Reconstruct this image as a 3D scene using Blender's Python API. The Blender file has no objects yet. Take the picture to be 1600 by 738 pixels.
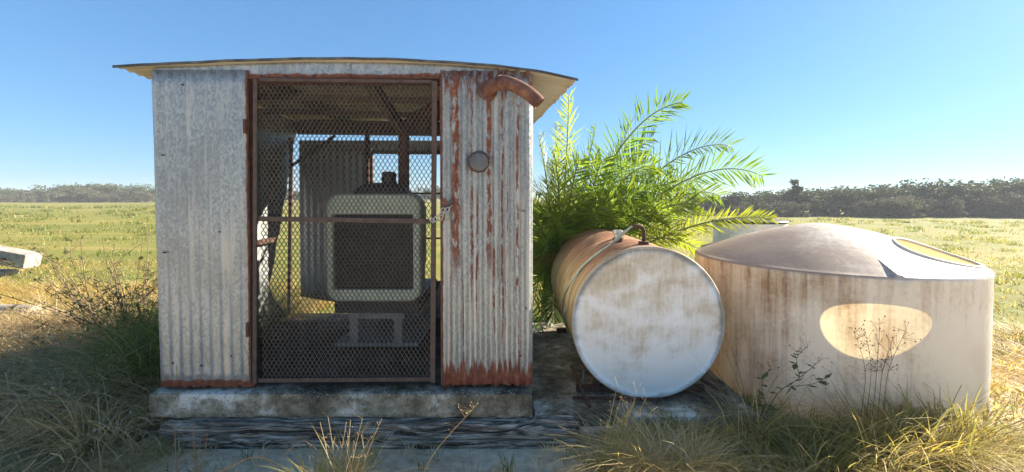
import bpy, math, random
import numpy as np
from mathutils import Vector, Matrix, noise as mnoise

R = math.radians
random.seed(7)
rng = np.random.default_rng(11)
scene = bpy.context.scene
COL = scene.collection

# ------------------------------------------------------------------ camera
F_PX = 650.0            # focal length in photograph pixels (1600 wide)
PITCH = R(1.2)
HOR = 308.0             # row of the horizon in the photograph
EYE = 1.70
cam_d = bpy.data.cameras.new('camera')
cam = bpy.data.objects.new('camera', cam_d)
COL.objects.link(cam)
cam.location = (0, 0, EYE)
cam.rotation_euler = (R(90) - PITCH, 0, 0)
cam_d.sensor_width = 36.0
cam_d.lens = 36.0 * F_PX / 1600.0
Y0 = HOR + F_PX * math.tan(PITCH)
cam_d.shift_y = -(369.0 - Y0) / 1600.0
cam_d.clip_start = 0.05
cam_d.clip_end = 3000
scene.camera = cam

# ------------------------------------------------------------------ sky, sun, exposure
SUN_EL, SUN_AZ = R(26.0), R(65.0)      # azimuth clockwise from the view direction (+Y)
world = bpy.data.worlds.new('World')
scene.world = world
world.use_nodes = True
wn = world.node_tree.nodes; wl = world.node_tree.links
wn.clear()
sky = wn.new('ShaderNodeTexSky'); sky.sky_type = 'NISHITA'; sky.sun_disc = False
sky.sun_elevation = SUN_EL; sky.sun_rotation = SUN_AZ
sky.air_density = 1.0; sky.dust_density = 0.3; sky.ozone_density = 2.5; sky.altitude = 0
bg = wn.new('ShaderNodeBackground'); bg.inputs['Strength'].default_value = 0.108
wo = wn.new('ShaderNodeOutputWorld')
hs = wn.new('ShaderNodeHueSaturation'); hs.inputs['Saturation'].default_value = 1.1
gm = wn.new('ShaderNodeGamma'); gm.inputs['Gamma'].default_value = 0.58
tn = wn.new('ShaderNodeMix'); tn.data_type = 'RGBA'; tn.blend_type = 'MULTIPLY'; tn.inputs[0].default_value = 1.0
tn.inputs[7].default_value = (0.50, 0.712, 0.94, 1)          # white balance of the whole sky
wl.new(sky.outputs[0], gm.inputs[0]); wl.new(gm.outputs[0], tn.inputs[6]); wl.new(tn.outputs[2], hs.inputs['Color']); wl.new(hs.outputs[0], bg.inputs[0]); wl.new(bg.outputs[0], wo.inputs[0])
sd = Vector((math.sin(SUN_AZ) * math.cos(SUN_EL), math.cos(SUN_AZ) * math.cos(SUN_EL), math.sin(SUN_EL)))
sl = bpy.data.lights.new('sun', 'SUN'); sl.energy = 5.0; sl.angle = R(0.5); sl.color = (1.0, 0.90, 0.74)
so = bpy.data.objects.new('sun', sl); COL.objects.link(so)
so.rotation_euler = (-sd).to_track_quat('-Z', 'Y').to_euler(); so.location = (20, 10, 15)
vs = scene.view_settings
vs.view_transform = 'Standard'; vs.look = 'None'; vs.gamma = 1.0; vs.exposure = 1.9
vs.use_curve_mapping = False
scene.render.engine = 'CYCLES'
scene.cycles.max_bounces = 8; scene.cycles.diffuse_bounces = 4; scene.cycles.transmission_bounces = 6

def P(px, py, d):
    """world point seen at photograph pixel (px,py) at distance d along +Y"""
    u = (px - 800) / F_PX; v = (Y0 - py) / F_PX
    yy = math.cos(PITCH) + math.sin(PITCH) * v
    zz = -math.sin(PITCH) + math.cos(PITCH) * v
    k = d / yy
    return Vector((u * k, d, EYE + zz * k))

# ------------------------------------------------------------------ node helpers
class NT:
    def __init__(s, name):
        s.m = bpy.data.materials.new(name); s.m.use_nodes = True
        s.t = s.m.node_tree; s.t.nodes.clear()
        s.out = s.t.nodes.new('ShaderNodeOutputMaterial')
        s._pos = None; s._obj = None
    def n(s, typ): return s.t.nodes.new(typ)
    def set(s, sock, v):
        if isinstance(v, bpy.types.NodeSocket): s.t.links.new(v, sock)
        elif v is not None:
            if hasattr(sock.default_value, '__len__') and not hasattr(v, '__len__'): v = (v, v, v)
            if hasattr(sock.default_value, '__len__') and len(sock.default_value) == 4 and len(v) == 3: v = (*v, 1)
            sock.default_value = v
    def pos(s):
        if s._pos is None: s._pos = s.n('ShaderNodeNewGeometry').outputs['Position']
        return s._pos
    def obj(s):
        if s._obj is None: s._obj = s.n('ShaderNodeTexCoord').outputs['Object']
        return s._obj
    def mapping(s, v, scale=(1, 1, 1), loc=(0, 0, 0), rot=(0, 0, 0)):
        n = s.n('ShaderNodeMapping'); s.set(n.inputs['Vector'], v)
        n.inputs['Scale'].default_value = scale; n.inputs['Location'].default_value = loc; n.inputs['Rotation'].default_value = rot
        return n.outputs[0]
    def noise(s, v, scale=5, detail=4, rough=.55, dist=0):
        n = s.n('ShaderNodeTexNoise'); s.set(n.inputs['Vector'], v)
        n.inputs['Scale'].default_value = scale; n.inputs['Detail'].default_value = detail
        n.inputs['Roughness'].default_value = rough; n.inputs['Distortion'].default_value = dist
        return n.outputs[0]
    def voro(s, v, scale=5, out='Color', feature='F1', rand=1):
        n = s.n('ShaderNodeTexVoronoi'); n.feature = feature; s.set(n.inputs['Vector'], v)
        n.inputs['Scale'].default_value = scale; n.inputs['Randomness'].default_value = rand
        return n.outputs[out]
    def ramp(s, fac, stops, interp='LINEAR'):
        n = s.n('ShaderNodeValToRGB'); s.set(n.inputs[0], fac); cr = n.color_ramp; cr.interpolation = interp
        while len(cr.elements) < len(stops): cr.elements.new(0.5)
        for e, (p, c) in zip(cr.elements, stops):
            e.position = p
            if not hasattr(c, '__len__'): c = (c, c, c)
            e.color = (*c[:3], 1)
        return n.outputs[0]
    def mix(s, fac, a, b, mode='MIX'):
        n = s.n('ShaderNodeMix'); n.data_type = 'RGBA'; n.blend_type = mode
        s.set(n.inputs[0], fac); s.set(n.inputs[6], a); s.set(n.inputs[7], b)
        return n.outputs[2]
    def math(s, op, a, b=None, c=None, clamp=False):
        n = s.n('ShaderNodeMath'); n.operation = op; n.use_clamp = clamp
        s.set(n.inputs[0], a)
        if b is not None: s.set(n.inputs[1], b)
        if c is not None: s.set(n.inputs[2], c)
        return n.outputs[0]
    def sep(s, v):
        n = s.n('ShaderNodeSeparateXYZ'); s.set(n.inputs[0], v); return n.outputs
    def rng(s, v, a, b, c=0, d=1):
        n = s.n('ShaderNodeMapRange'); n.interpolation_type = 'SMOOTHSTEP'; s.set(n.inputs[0], v)
        n.inputs[1].default_value = a; n.inputs[2].default_value = b; n.inputs[3].default_value = c; n.inputs[4].default_value = d
        return n.outputs[0]
    def attr(s, name, out='Color'):
        n = s.n('ShaderNodeAttribute'); n.attribute_name = name; return n.outputs[out]
    def bump(s, h, strength=.3, dist=.01):
        n = s.n('ShaderNodeBump'); s.set(n.inputs['Height'], h)
        n.inputs['Strength'].default_value = strength; n.inputs['Distance'].default_value = dist
        return n.outputs[0]
    def pbr(s, col, rough=.6, metal=0, bump=None, spec=.5):
        n = s.n('ShaderNodeBsdfPrincipled'); s.set(n.inputs['Base Color'], col); s.set(n.inputs['Roughness'], rough)
        s.set(n.inputs['Metallic'], metal); n.inputs['Specular IOR Level'].default_value = spec
        if bump is not None: s.t.links.new(bump, n.inputs['Normal'])
        return n.outputs[0]
    def done(s, shader):
        s.t.links.new(shader, s.out.inputs['Surface']); return s.m
    def leafy(s, col, tr_col, trans=.4, rough=.5, spec=.3):
        p = s.pbr(col, rough, 0, None, spec)
        t = s.n('ShaderNodeBsdfTranslucent'); s.set(t.inputs[0], tr_col)
        m = s.n('ShaderNodeMixShader'); m.inputs[0].default_value = trans
        s.t.links.new(p, m.inputs[1]); s.t.links.new(t.outputs[0], m.inputs[2])
        return m.outputs[0]

RUST_A, RUST_B, RUST_C = (.185, .064, .036), (.105, .037, .023), (.28, .13, .075)

def galv_color(t, sc=1.0):
    p = t.pos()
    v1 = t.voro(t.mapping(p, (1, 1, .55)), 90 * sc)
    g = t.sep(v1)[0]
    big = t.noise(p, 2.2, 5, .6)
    str_ = t.noise(t.mapping(p, (9, 9, .7)), 2.0, 4, .6)
    c = t.mix(g, (.225, .25, .25), (.40, .43, .43))
    c = t.mix(t.math('MULTIPLY', t.rng(big, .42, .68), .4), c, (.20, .205, .195))
    c = t.mix(t.math('MULTIPLY', t.rng(str_, .48, .68), .6), c, (.50, .485, .44))
    white = t.rng(t.noise(p, 46, 5, .7), .60, .70)
    c = t.mix(t.math('MULTIPLY', white, .3), c, (.68, .68, .66))
    return c, g, white

def rust_color(t):
    n = t.noise(t.pos(), 24, 6, .65)
    return t.ramp(n, [(.3, RUST_B), (.52, RUST_A), (.72, RUST_C)])

def mat_galv(name, streak=0.0, base_z=None, edge=None):
    t = NT(name); p = t.pos()
    c, g, w = galv_color(t)
    rough = t.math('MULTIPLY_ADD', g, .14, .36)
    # sparse rust: small spots everywhere
    spots = t.rng(t.noise(p, 11, 6, .7), .685, .72)
    spots = t.math('MULTIPLY', spots, t.rng(t.noise(t.mapping(p, (8, 8, 1.2)), 1.0, 3), .5, .62))
    mask = t.math('MULTIPLY', spots, .8)
    xyz = t.sep(p)
    if streak:
        # rust runs down the sheet, widest below the fixings
        s1 = t.noise(t.mapping(p, (42, 1, .55), (0, 0, 3)), 1.0, 4, .6)
        s2 = t.noise(t.mapping(p, (16, 1, 1.4), (2.7, 0, 0)), 1.0, 6, .72)
        brk = t.noise(t.mapping(p, (30, 8, 9)), 1.0, 6, .75)
        m1 = t.math('MULTIPLY', t.rng(s1, .61, .63), t.rng(brk, .44, .52))
        x = t.math('SUBTRACT', xyz[0], -.405)
        wob = t.math('MULTIPLY_ADD', t.noise(t.mapping(p, (6, 1, 5)), 1.0, 5, .7), .12, -.06)
        dx = t.math('ABSOLUTE', t.math('ADD', x, wob))
        m2 = t.math('MULTIPLY', t.math('SUBTRACT', 1.0, t.rng(dx, .016, .036)), t.rng(brk, .42, .47))
        for cx_, w_, z0_, z1_ in ((-.165, .012, 1.0, 1.4), (.040, .006, .7, 1.1), (-.29, .007, .8, 1.2), (-.07, .005, .5, .8)):
            dk = t.math('ABSOLUTE', t.math('ADD', t.math('SUBTRACT', xyz[0], cx_), t.math('MULTIPLY', wob, .35)))
            mk_ = t.math('MULTIPLY', t.math('SUBTRACT', 1.0, t.rng(dk, w_, w_ * 2)), t.rng(brk, .44, .50))
            mask = t.math('MAXIMUM', mask, t.math('MULTIPLY', mk_, t.rng(xyz[2], z0_, z1_)))
        tp = t.math('MULTIPLY', t.rng(t.math('MULTIPLY_ADD', s2, .5, xyz[2]), 2.68, 2.76), t.rng(brk, .46, .52))
        mask = t.math('MAXIMUM', mask, tp)
        m2 = t.math('MULTIPLY', m2, t.rng(xyz[2], 1.0, 1.35))
        m2b = t.math('MULTIPLY', t.rng(s2, .66, .68), t.rng(brk, .48, .52))
        # rusted foot
        ft = t.math('ADD', t.math('MULTIPLY', s1, .55), t.math('MULTIPLY', s2, .16))
        zf = t.math('SUBTRACT', t.math('SUBTRACT', xyz[2], .335), t.math('MULTIPLY', t.math('SUBTRACT', ft, .22), .95))
        m3 = t.math('SUBTRACT', 1.0, t.rng(zf, -.015, .03))
        for m_ in (m1, m2, m2b, m3): mask = t.math('MAXIMUM', mask, m_)
    if base_z is not None:
        wob = t.math('MULTIPLY', t.noise(t.mapping(p, (7, 1, 2)), 1.0, 5, .7), .07)
        zf = t.math('SUBTRACT', t.math('SUBTRACT', xyz[2], base_z), wob)
        mask = t.math('MAXIMUM', mask, t.math('SUBTRACT', 1.0, t.rng(zf, -.004, .010)))
    if edge is not None:
        wob = t.math('MULTIPLY', t.noise(p, 14, 5, .7), .03)
        zf = t.math('ABSOLUTE', t.math('SUBTRACT', xyz[0], edge))
        mask = t.math('MAXIMUM', mask, t.math('SUBTRACT', 1.0, t.rng(t.math('SUBTRACT', zf, wob), -.004, .008)))
    halo = t.math('MULTIPLY', mask, 1.0, clamp=True)
    c2 = t.mix(halo, c, rust_color(t))
    r2 = t.math('MAXIMUM', rough, t.math('MULTIPLY', mask, .9))
    met = t.math('MULTIPLY', t.math('SUBTRACT', 1.0, mask), .45)
    b = t.bump(t.math('ADD', t.noise(p, 60, 4), t.math('MULTIPLY', mask, .6)), .25, .004)
    return t.done(t.pbr(c2, r2, met, b))

def mat_rust(name, dark=1.0, sc=1.0):
    t = NT(name); p = t.pos()
    n = t.noise(p, 18 * sc, 7, .68)
    c = t.ramp(n, [(.28, tuple(x * dark for x in (.075, .034, .026))), (.5, tuple(x * dark for x in (.19, .085, .055))), (.74, tuple(x * dark for x in (.34, .18, .12)))])
    return t.done(t.pbr(c, .85, .1, t.bump(t.noise(p, 90, 5, .7), .5, .004)))

def mat_plain(name, col, rough=.6, metal=0, var=.35, sc=12):
    t = NT(name); p = t.pos()
    n = t.noise(p, sc, 6, .65)
    a = tuple(x * (1 - var) for x in col); b = tuple(min(1, x * (1 + var)) for x in col)
    return t.done(t.pbr(t.ramp(n, [(.3, a), (.7, b)]), rough, metal, t.bump(t.noise(p, sc * 8, 4), .25, .003)))

M = {}
M['galv'] = mat_galv('galvanised_sheet')
M['galv_left'] = mat_galv('galvanised_sheet_rusty_foot', base_z=.335, edge=-1.892)
M['galv_streak'] = mat_galv('galvanised_sheet_rust_streaks', streak=1, edge=-.512)
M['galv_head'] = mat_galv('galvanised_header', base_z=2.545)
M['rust'] = mat_rust('rusty_iron', .62)
M['rust_dark'] = mat_rust('dark_rusty_iron', .42)
M['pipe'] = mat_rust('brown_rusty_pipe', .85)
M['mesh'] = mat_plain('dull_brown_mesh', (.085, .074, .066), .7, .2, .3, 8)
M['frame'] = mat_plain('dull_rusty_frame', (.085, .058, .048), .8, .1, .4, 20)
M['dark'] = mat_plain('dark_engine_iron', (.022, .022, .022), .6)
M['black'] = mat_plain('black_rubber', (.015, .015, .015), .5)
M['green_paint'] = mat_plain('pale_green_paint', (.56, .64, .50), .5, 0, .18)
M['core'] = mat_plain('radiator_core', (.035, .034, .034), .5, .5)
M['steel'] = mat_plain('bright_steel', (.45, .45, .44), .35, .8, .2, 40)
M['stand'] = mat_plain('grey_painted_stand', (.26, .29, .275), .65, 0, .25)
M['cover'] = mat_plain('grey_cover_plate', (.10, .105, .11), .5, .1, .25)
M['old_wood'] = mat_plain('old_dark_lumber', (.10, .075, .055), .85, 0, .35)
def mk():
    t = NT('roof_sheet'); p = t.pos()
    n = t.noise(t.mapping(p, (1, 7, 1)), 3, 6, .65)
    c = t.ramp(n, [(.3, (.33, .29, .21)), (.6, (.42, .38, .29)), (.75, (.35, .27, .17))])
    return t.done(t.pbr(c, .55, .1, t.bump(t.noise(p, 50, 4), .2, .003)))
M['roof'] = mk()
def mk():
    t = NT('roof_edge'); p = t.pos()
    return t.done(t.pbr(t.ramp(t.noise(p, 9, 5), [(.35, (.045, .05, .05)), (.7, (.15, .15, .13))]), .7, .2))
M['roof_edge'] = mk()
def mk():
    t = NT('weathered_concrete'); p = t.pos()
    n1 = t.noise(p, 2.6, 7, .65); n2 = t.noise(p, 14, 6, .7)
    c = t.ramp(n1, [(.34, (.06, .05, .036)), (.45, (.20, .165, .11)), (.53, (.36, .315, .235)), (.61, (.68, .64, .56))])
    c = t.mix(t.math('MULTIPLY', t.rng(n2, .47, .62), .62), c, (.075, .068, .042))
    sh = t.voro(p, 60, 'Distance'); cell = t.sep(t.voro(p, 60))[0]
    chip = t.math('MULTIPLY', t.math('SUBTRACT', 1, t.rng(sh, .20, .32)), t.rng(cell, .46, .54))
    z = t.sep(p)[2]
    up = t.rng(t.math('ADD', z, t.math('MULTIPLY', n1, .1)), .30, .352)
    chipm = t.math('MULTIPLY', chip, t.math('MULTIPLY_ADD', up, .8, .2))
    xy = t.sep(p)
    floor_dark = t.math('MULTIPLY', t.rng(t.math('MULTIPLY_ADD', n2, .12, xy[1]), 3.04, 3.16), t.math('SUBTRACT', 1, t.rng(xy[0], .0, .12)))
    c = t.mix(t.math('MULTIPLY', floor_dark, .85), c, (.045, .038, .03))          # darker concrete colour on the floor inside the shed
    c = t.mix(t.math('MULTIPLY', chipm, t.math('SUBTRACT', 1, floor_dark)), c, (.85, .82, .76))
    b = t.bump(t.math('ADD', t.noise(p, 35, 7, .7), t.math('MULTIPLY', chip, .8)), .9, .012)
    return t.done(t.pbr(c, .92, 0, b, .3))
M['concrete'] = mk()
def mk():
    t = NT('pale_concrete'); p = t.pos()
    n1 = t.noise(p, 5, 7, .65)
    c = t.ramp(n1, [(.3, (.16, .14, .11)), (.5, (.33, .30, .25)), (.7, (.44, .41, .36))])
    return t.done(t.pbr(c, .9, 0, t.bump(t.noise(p, 40, 6, .7), .5, .008), .3))
M['pale_concrete'] = mk()
def mk():
    t = NT('weathered_timber'); p = t.pos()
    d = t.attr('depth', 'Fac')
    n = t.noise(t.mapping(p, (2.2, 20, 28)), 1.0, 8, .68, 1.8)
    big = t.noise(t.mapping(p, (1.6, 6, 8)), 1.0, 4, .6)
    c = t.ramp(n, [(.36, (.020, .016, .012)), (.46, (.17, .135, .10)), (.56, (.40, .335, .27)), (.68, (.72, .64, .55))])
    c = t.mix(t.math('MULTIPLY', t.rng(big, .52, .68), .6), c, (.10, .078, .062))
    b = t.bump(t.noise(t.mapping(p, (4, 70, 90)), 1.0, 6, .7), .8, .006)
    return t.done(t.pbr(c, .9, 0, b, .25))
M['timber'] = mk()
def mk():
    t = NT('fuel_tank_end_paint'); p = t.pos(); o = t.obj(); xyz = t.sep(o)
    blot = t.noise(t.mapping(o, (2.6, 1, 4.2)), 1.0, 6, .60, .4)
    stre = t.noise(t.mapping(o, (26, 1, 2.2), (1.3, 0, 0)), 1.0, 5, .65)
    fine = t.noise(t.mapping(o, (60, 20, 16)), 1.0, 5, .7)
    h = t.rng(xyz[2], -.55, .5)         # local z, centre of disc = 0
    f = t.math('ADD', blot, t.math('MULTIPLY', t.math('SUBTRACT', stre, .5), .26))
    f = t.math('ADD', f, t.math('MULTIPLY', t.math('SUBTRACT', fine, .5), .30))
    f = t.math('ADD', f, t.math('MULTIPLY_ADD', h, .24, -.15))
    c = t.ramp(f, [(.38, (.90, .87, .81)), (.48, (.82, .77, .69)), (.60, (.66, .57, .44)), (.80, (.42, .32, .19))])
    rr = t.math('SQRT', t.math('ADD', t.math('POWER', xyz[0], 2), t.math('POWER', xyz[2], 2)))
    e = t.math('MULTIPLY', t.rng(t.math('ADD', rr, t.math('MULTIPLY', blot, .14)), .62, .67), .7)
    c = t.mix(e, c, (.24, .20, .14))
    chips = t.rng(t.noise(o, 30, 3), .74, .76)
    c = t.mix(chips, c, (.05, .035, .025))
    return t.done(t.pbr(c, .55, 0, t.bump(t.noise(o, 30, 5), .12, .004)))
M['tank_end'] = mk()
def mk():
    t = NT('fuel_tank_side_rust'); o = t.obj(); xyz = t.sep(o)
    ang = t.n('ShaderNodeMath'); ang.operation = 'ARCTAN2'
    t.set(ang.inputs[0], xyz[0]); t.set(ang.inputs[1], xyz[2])
    runs = t.noise(t.mapping(o, (2, 16, 2)), 1.0, 6, .65, .2)
    n2 = t.noise(o, 9, 7, .7)
    f = t.math('ADD', t.math('MULTIPLY', runs, .6), t.math('MULTIPLY', n2, .4))
    lo = t.ramp(f, [(.36, (.20, .12, .05)), (.5, (.40, .27, .115)), (.62, (.54, .43, .25))])
    hi = t.ramp(f, [(.34, (.13, .05, .028)), (.5, (.32, .14, .065)), (.66, (.46, .29, .17))])
    c = t.mix(t.rng(t.math('MULTIPLY_ADD', n2, .35, xyz[2]), .35, .68), lo, hi)
    return t.done(t.pbr(c, .7, .1, t.bump(n2, .3, .006)))
M['tank_side'] = mk()
def mk():
    t = NT('stained_plastic_tank'); o = t.obj(); xyz = t.sep(o)
    a = t.n('ShaderNodeMath'); a.operation = 'ARCTAN2'
    t.set(a.inputs[0], xyz[1]); t.set(a.inputs[1], xyz[0]); ang = a.outputs[0]   # -pi..pi, -pi/2 = front
    cx = t.n('ShaderNodeCombineXYZ'); t.set(cx.inputs[0], ang); t.set(cx.inputs[2], xyz[2])
    av = cx.outputs[0]
    stre = t.noise(t.mapping(av, (11, 1, .8)), 1.0, 6, .62)
    stre2 = t.noise(t.mapping(av, (26, 1, 1.1), (4, 0, 1)), 1.0, 6, .66)
    speck = t.noise(t.mapping(av, (34, 1, 26)), 1.0, 5, .72)
    big = t.noise(o, 2.4, 5, .6)
    base = t.mix(t.rng(big, .35, .65), (.77, .735, .65), (.84, .81, .735))
    lf = t.rng(xyz[0], .55, -1.0)      # growth is heaviest on the damp left side
    up = t.rng(xyz[2], .25, 1.0)
    f = t.math('ADD', t.math('MULTIPLY', stre, .5), t.math('MULTIPLY', stre2, .3))
    f = t.math('ADD', f, t.math('MULTIPLY', speck, .30))
    f = t.math('ADD', f, t.math('MULTIPLY', lf, .17))
    f = t.math('ADD', f, t.math('MULTIPLY', up, .10))
    pt_ = t.noise(t.mapping(av, (2.3, 1, 1.7), (.6, 0, 2)), 1.0, 4, .6)
    f = t.math('ADD', f, t.math('MULTIPLY_ADD', pt_, .7, -.37))
    wall = t.ramp(f, [(.64, (0, 0, 0)), (.77, (.42, .42, .42)), (.92, (1, 1, 1))])
    stain = t.ramp(stre2, [(.35, (.46, .34, .17)), (.50, (.34, .21, .10)), (.62, (.22, .105, .065))])
    cw = t.mix(t.math('MULTIPLY', t.sep(wall)[0], .9), base, stain)
    # brown growth and dust on the dome
    dn = t.noise(t.mapping(o, (1, 1, 1)), 3.2, 7, .64, .5)
    dm = t.math('ADD', t.math('MULTIPLY', dn, .8), t.math('MULTIPLY', t.rng(xyz[0], .45, -.75), .62))
    rad_ = t.noise(t.mapping(av, (9, 1, 3), (2, 0, 0)), 1.0, 5, .65)
    dsp = t.noise(o, 22, 6, .72)
    dm = t.math('ADD', dm, t.math('MULTIPLY_ADD', rad_, .30, -.15)); dm = t.math('ADD', dm, t.math('MULTIPLY_ADD', dsp, .5, -.25))
    dmask = t.rng(dm, .46, .98)
    cd = t.mix(t.math('MULTIPLY', dmask, .85), (.78, .75, .69), t.mix(t.noise(o, 30, 5, .7), (.40, .29, .21), (.26, .165, .115)))
    isd = t.rng(xyz[2], 1.108, 1.130)
    c = t.mix(isd, cw, cd)
    grime = t.rng(t.noise(o, 70, 4, .7), .66, .74)
    c = t.mix(t.math('MULTIPLY', grime, .5), c, (.16, .12, .09))
    p = t.pbr(c, .55, 0, t.bump(t.math('ADD', t.noise(o, 24, 5, .65), t.noise(o, 5, 3)), .25, .008), .35)
    tr = t.n('ShaderNodeBsdfTranslucent'); t.set(tr.inputs[0], t.mix(1.0, c, (1.0, .85, .50), 'MULTIPLY'))
    m = t.n('ShaderNodeMixShader'); m.inputs[0].default_value = .24
    t.t.links.new(p, m.inputs[1]); t.t.links.new(tr.outputs[0], m.inputs[2])
    return t.done(m.outputs[0])
M['plastic'] = mk()
M['white_barrel'] = mat_plain('dirty_white_plastic', (.66, .65, .62), .6, 0, .22, 6)
M['white_patch'] = mat_plain('pale_patch', (.68, .67, .63), .7, 0, .1)
def mk():
    t = NT('ground_soil_and_grass'); p = t.pos(); xyz = t.sep(p)
    n1 = t.noise(t.mapping(p, (.35, 1.0, 1)), .22, 6, .6); n2 = t.noise(p, 1.7, 7, .68); n3 = t.noise(p, 16, 6, .7)
    rows = t.noise(t.mapping(p, (.05, .7, 1)), 1.0, 5, .6)
    grass = t.ramp(t.math('ADD', t.math('MULTIPLY', n1, .5), t.math('MULTIPLY', rows, .5)),
                   [(.34, (.11, .14, .026)), (.45, (.165, .17, .036)), (.54, (.23, .20, .05)), (.62, (.30, .235, .075)), (.70, (.46, .38, .20))])
    grass = t.mix(t.math('MULTIPLY', t.rng(n2, .45, .7), .5), grass, (.15, .18, .045))
    sand = t.ramp(t.math('ADD', t.math('MULTIPLY', n2, .5), t.math('MULTIPLY', n3, .5)), [(.36, (.36, .27, .17)), (.5, (.66, .52, .36)), (.64, (.84, .70, .52))])
    near = t.math('SUBTRACT', 1, t.rng(t.math('MULTIPLY_ADD', n2, 1.6, xyz[1]), 4.2, 5.4))
    c = t.mix(near, grass, sand)
    b = t.bump(t.math('ADD', n2, n3), .7, .03)
    return t.done(t.pbr(c, .95, 0, b, .15))
M['ground'] = mk()
def mk_grass(name, trans=.45):
    t = NT(name); c = t.attr('tint')
    return t.done(t.leafy(c, t.mix(1.0, c, (1.25, 1.15, .70), 'MULTIPLY'), trans, .55, .25))
M['grass'] = mk_grass('grass_blades', .5)
M['stalk'] = mk_grass('dry_stalks', .25)
def mk():
    t = NT('palm_leaflet'); c = t.attr('tint')
    return t.done(t.leafy(c, t.mix(1.0, c, (1.4, 1.5, .62), 'MULTIPLY'), .5, .38, .5))
M['palm'] = mk()
M['rachis'] = mat_plain('palm_rachis', (.20, .22, .06), .5, 0, .25)
M['palm_trunk'] = mat_plain('palm_trunk', (.10, .07, .04), .9, 0, .4)
def mk(name, a, b, c_):
    t = NT(name); r = t.n('ShaderNodeObjectInfo').outputs['Random']
    n = t.noise(t.obj(), .8, 4, .6)
    c = t.ramp(n, [(.32, a), (.52, b), (.7, c_)])
    c = t.mix(t.math('MULTIPLY', r, .5), c, (.11, .105, .065))
    return t.done(t.leafy(c, c, .25, .7, .1))
M['tree_a'] = mk('oak_foliage', (.045, .072, .024), (.072, .104, .036), (.12, .148, .056))
M['tree_b'] = mk('scrub_foliage', (.095, .10, .055), (.14, .14, .08), (.19, .18, .11))
M['bark'] = mat_plain('bark', (.09, .075, .06), .9, 0, .3, 3)
M['hose'] = mat_plain('pale_green_hose', (.34, .38, .31), .5, 0, .15)

# ------------------------------------------------------------------ mesh helpers
def gz(x, y):
    """terrain height: level round the shed, falling away gently to the right of the field"""
    d = math.hypot(x, y)
    a = x / max(y, 1.0)
    s = min(1, max(0, (a + .25) / .75)); s = s * s * (3 - 2 * s)
    k = max(0.0, d - 9.0)
    z = -0.026 * s * min(k, 95) * min(1, k / 12.0)
    if y > 3.2 and x < -2.4:  z += .10 * min(1, (y - 3.2) / 1.5) * max(0, 1 - (y - 3.2) / 20)
    return z

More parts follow.
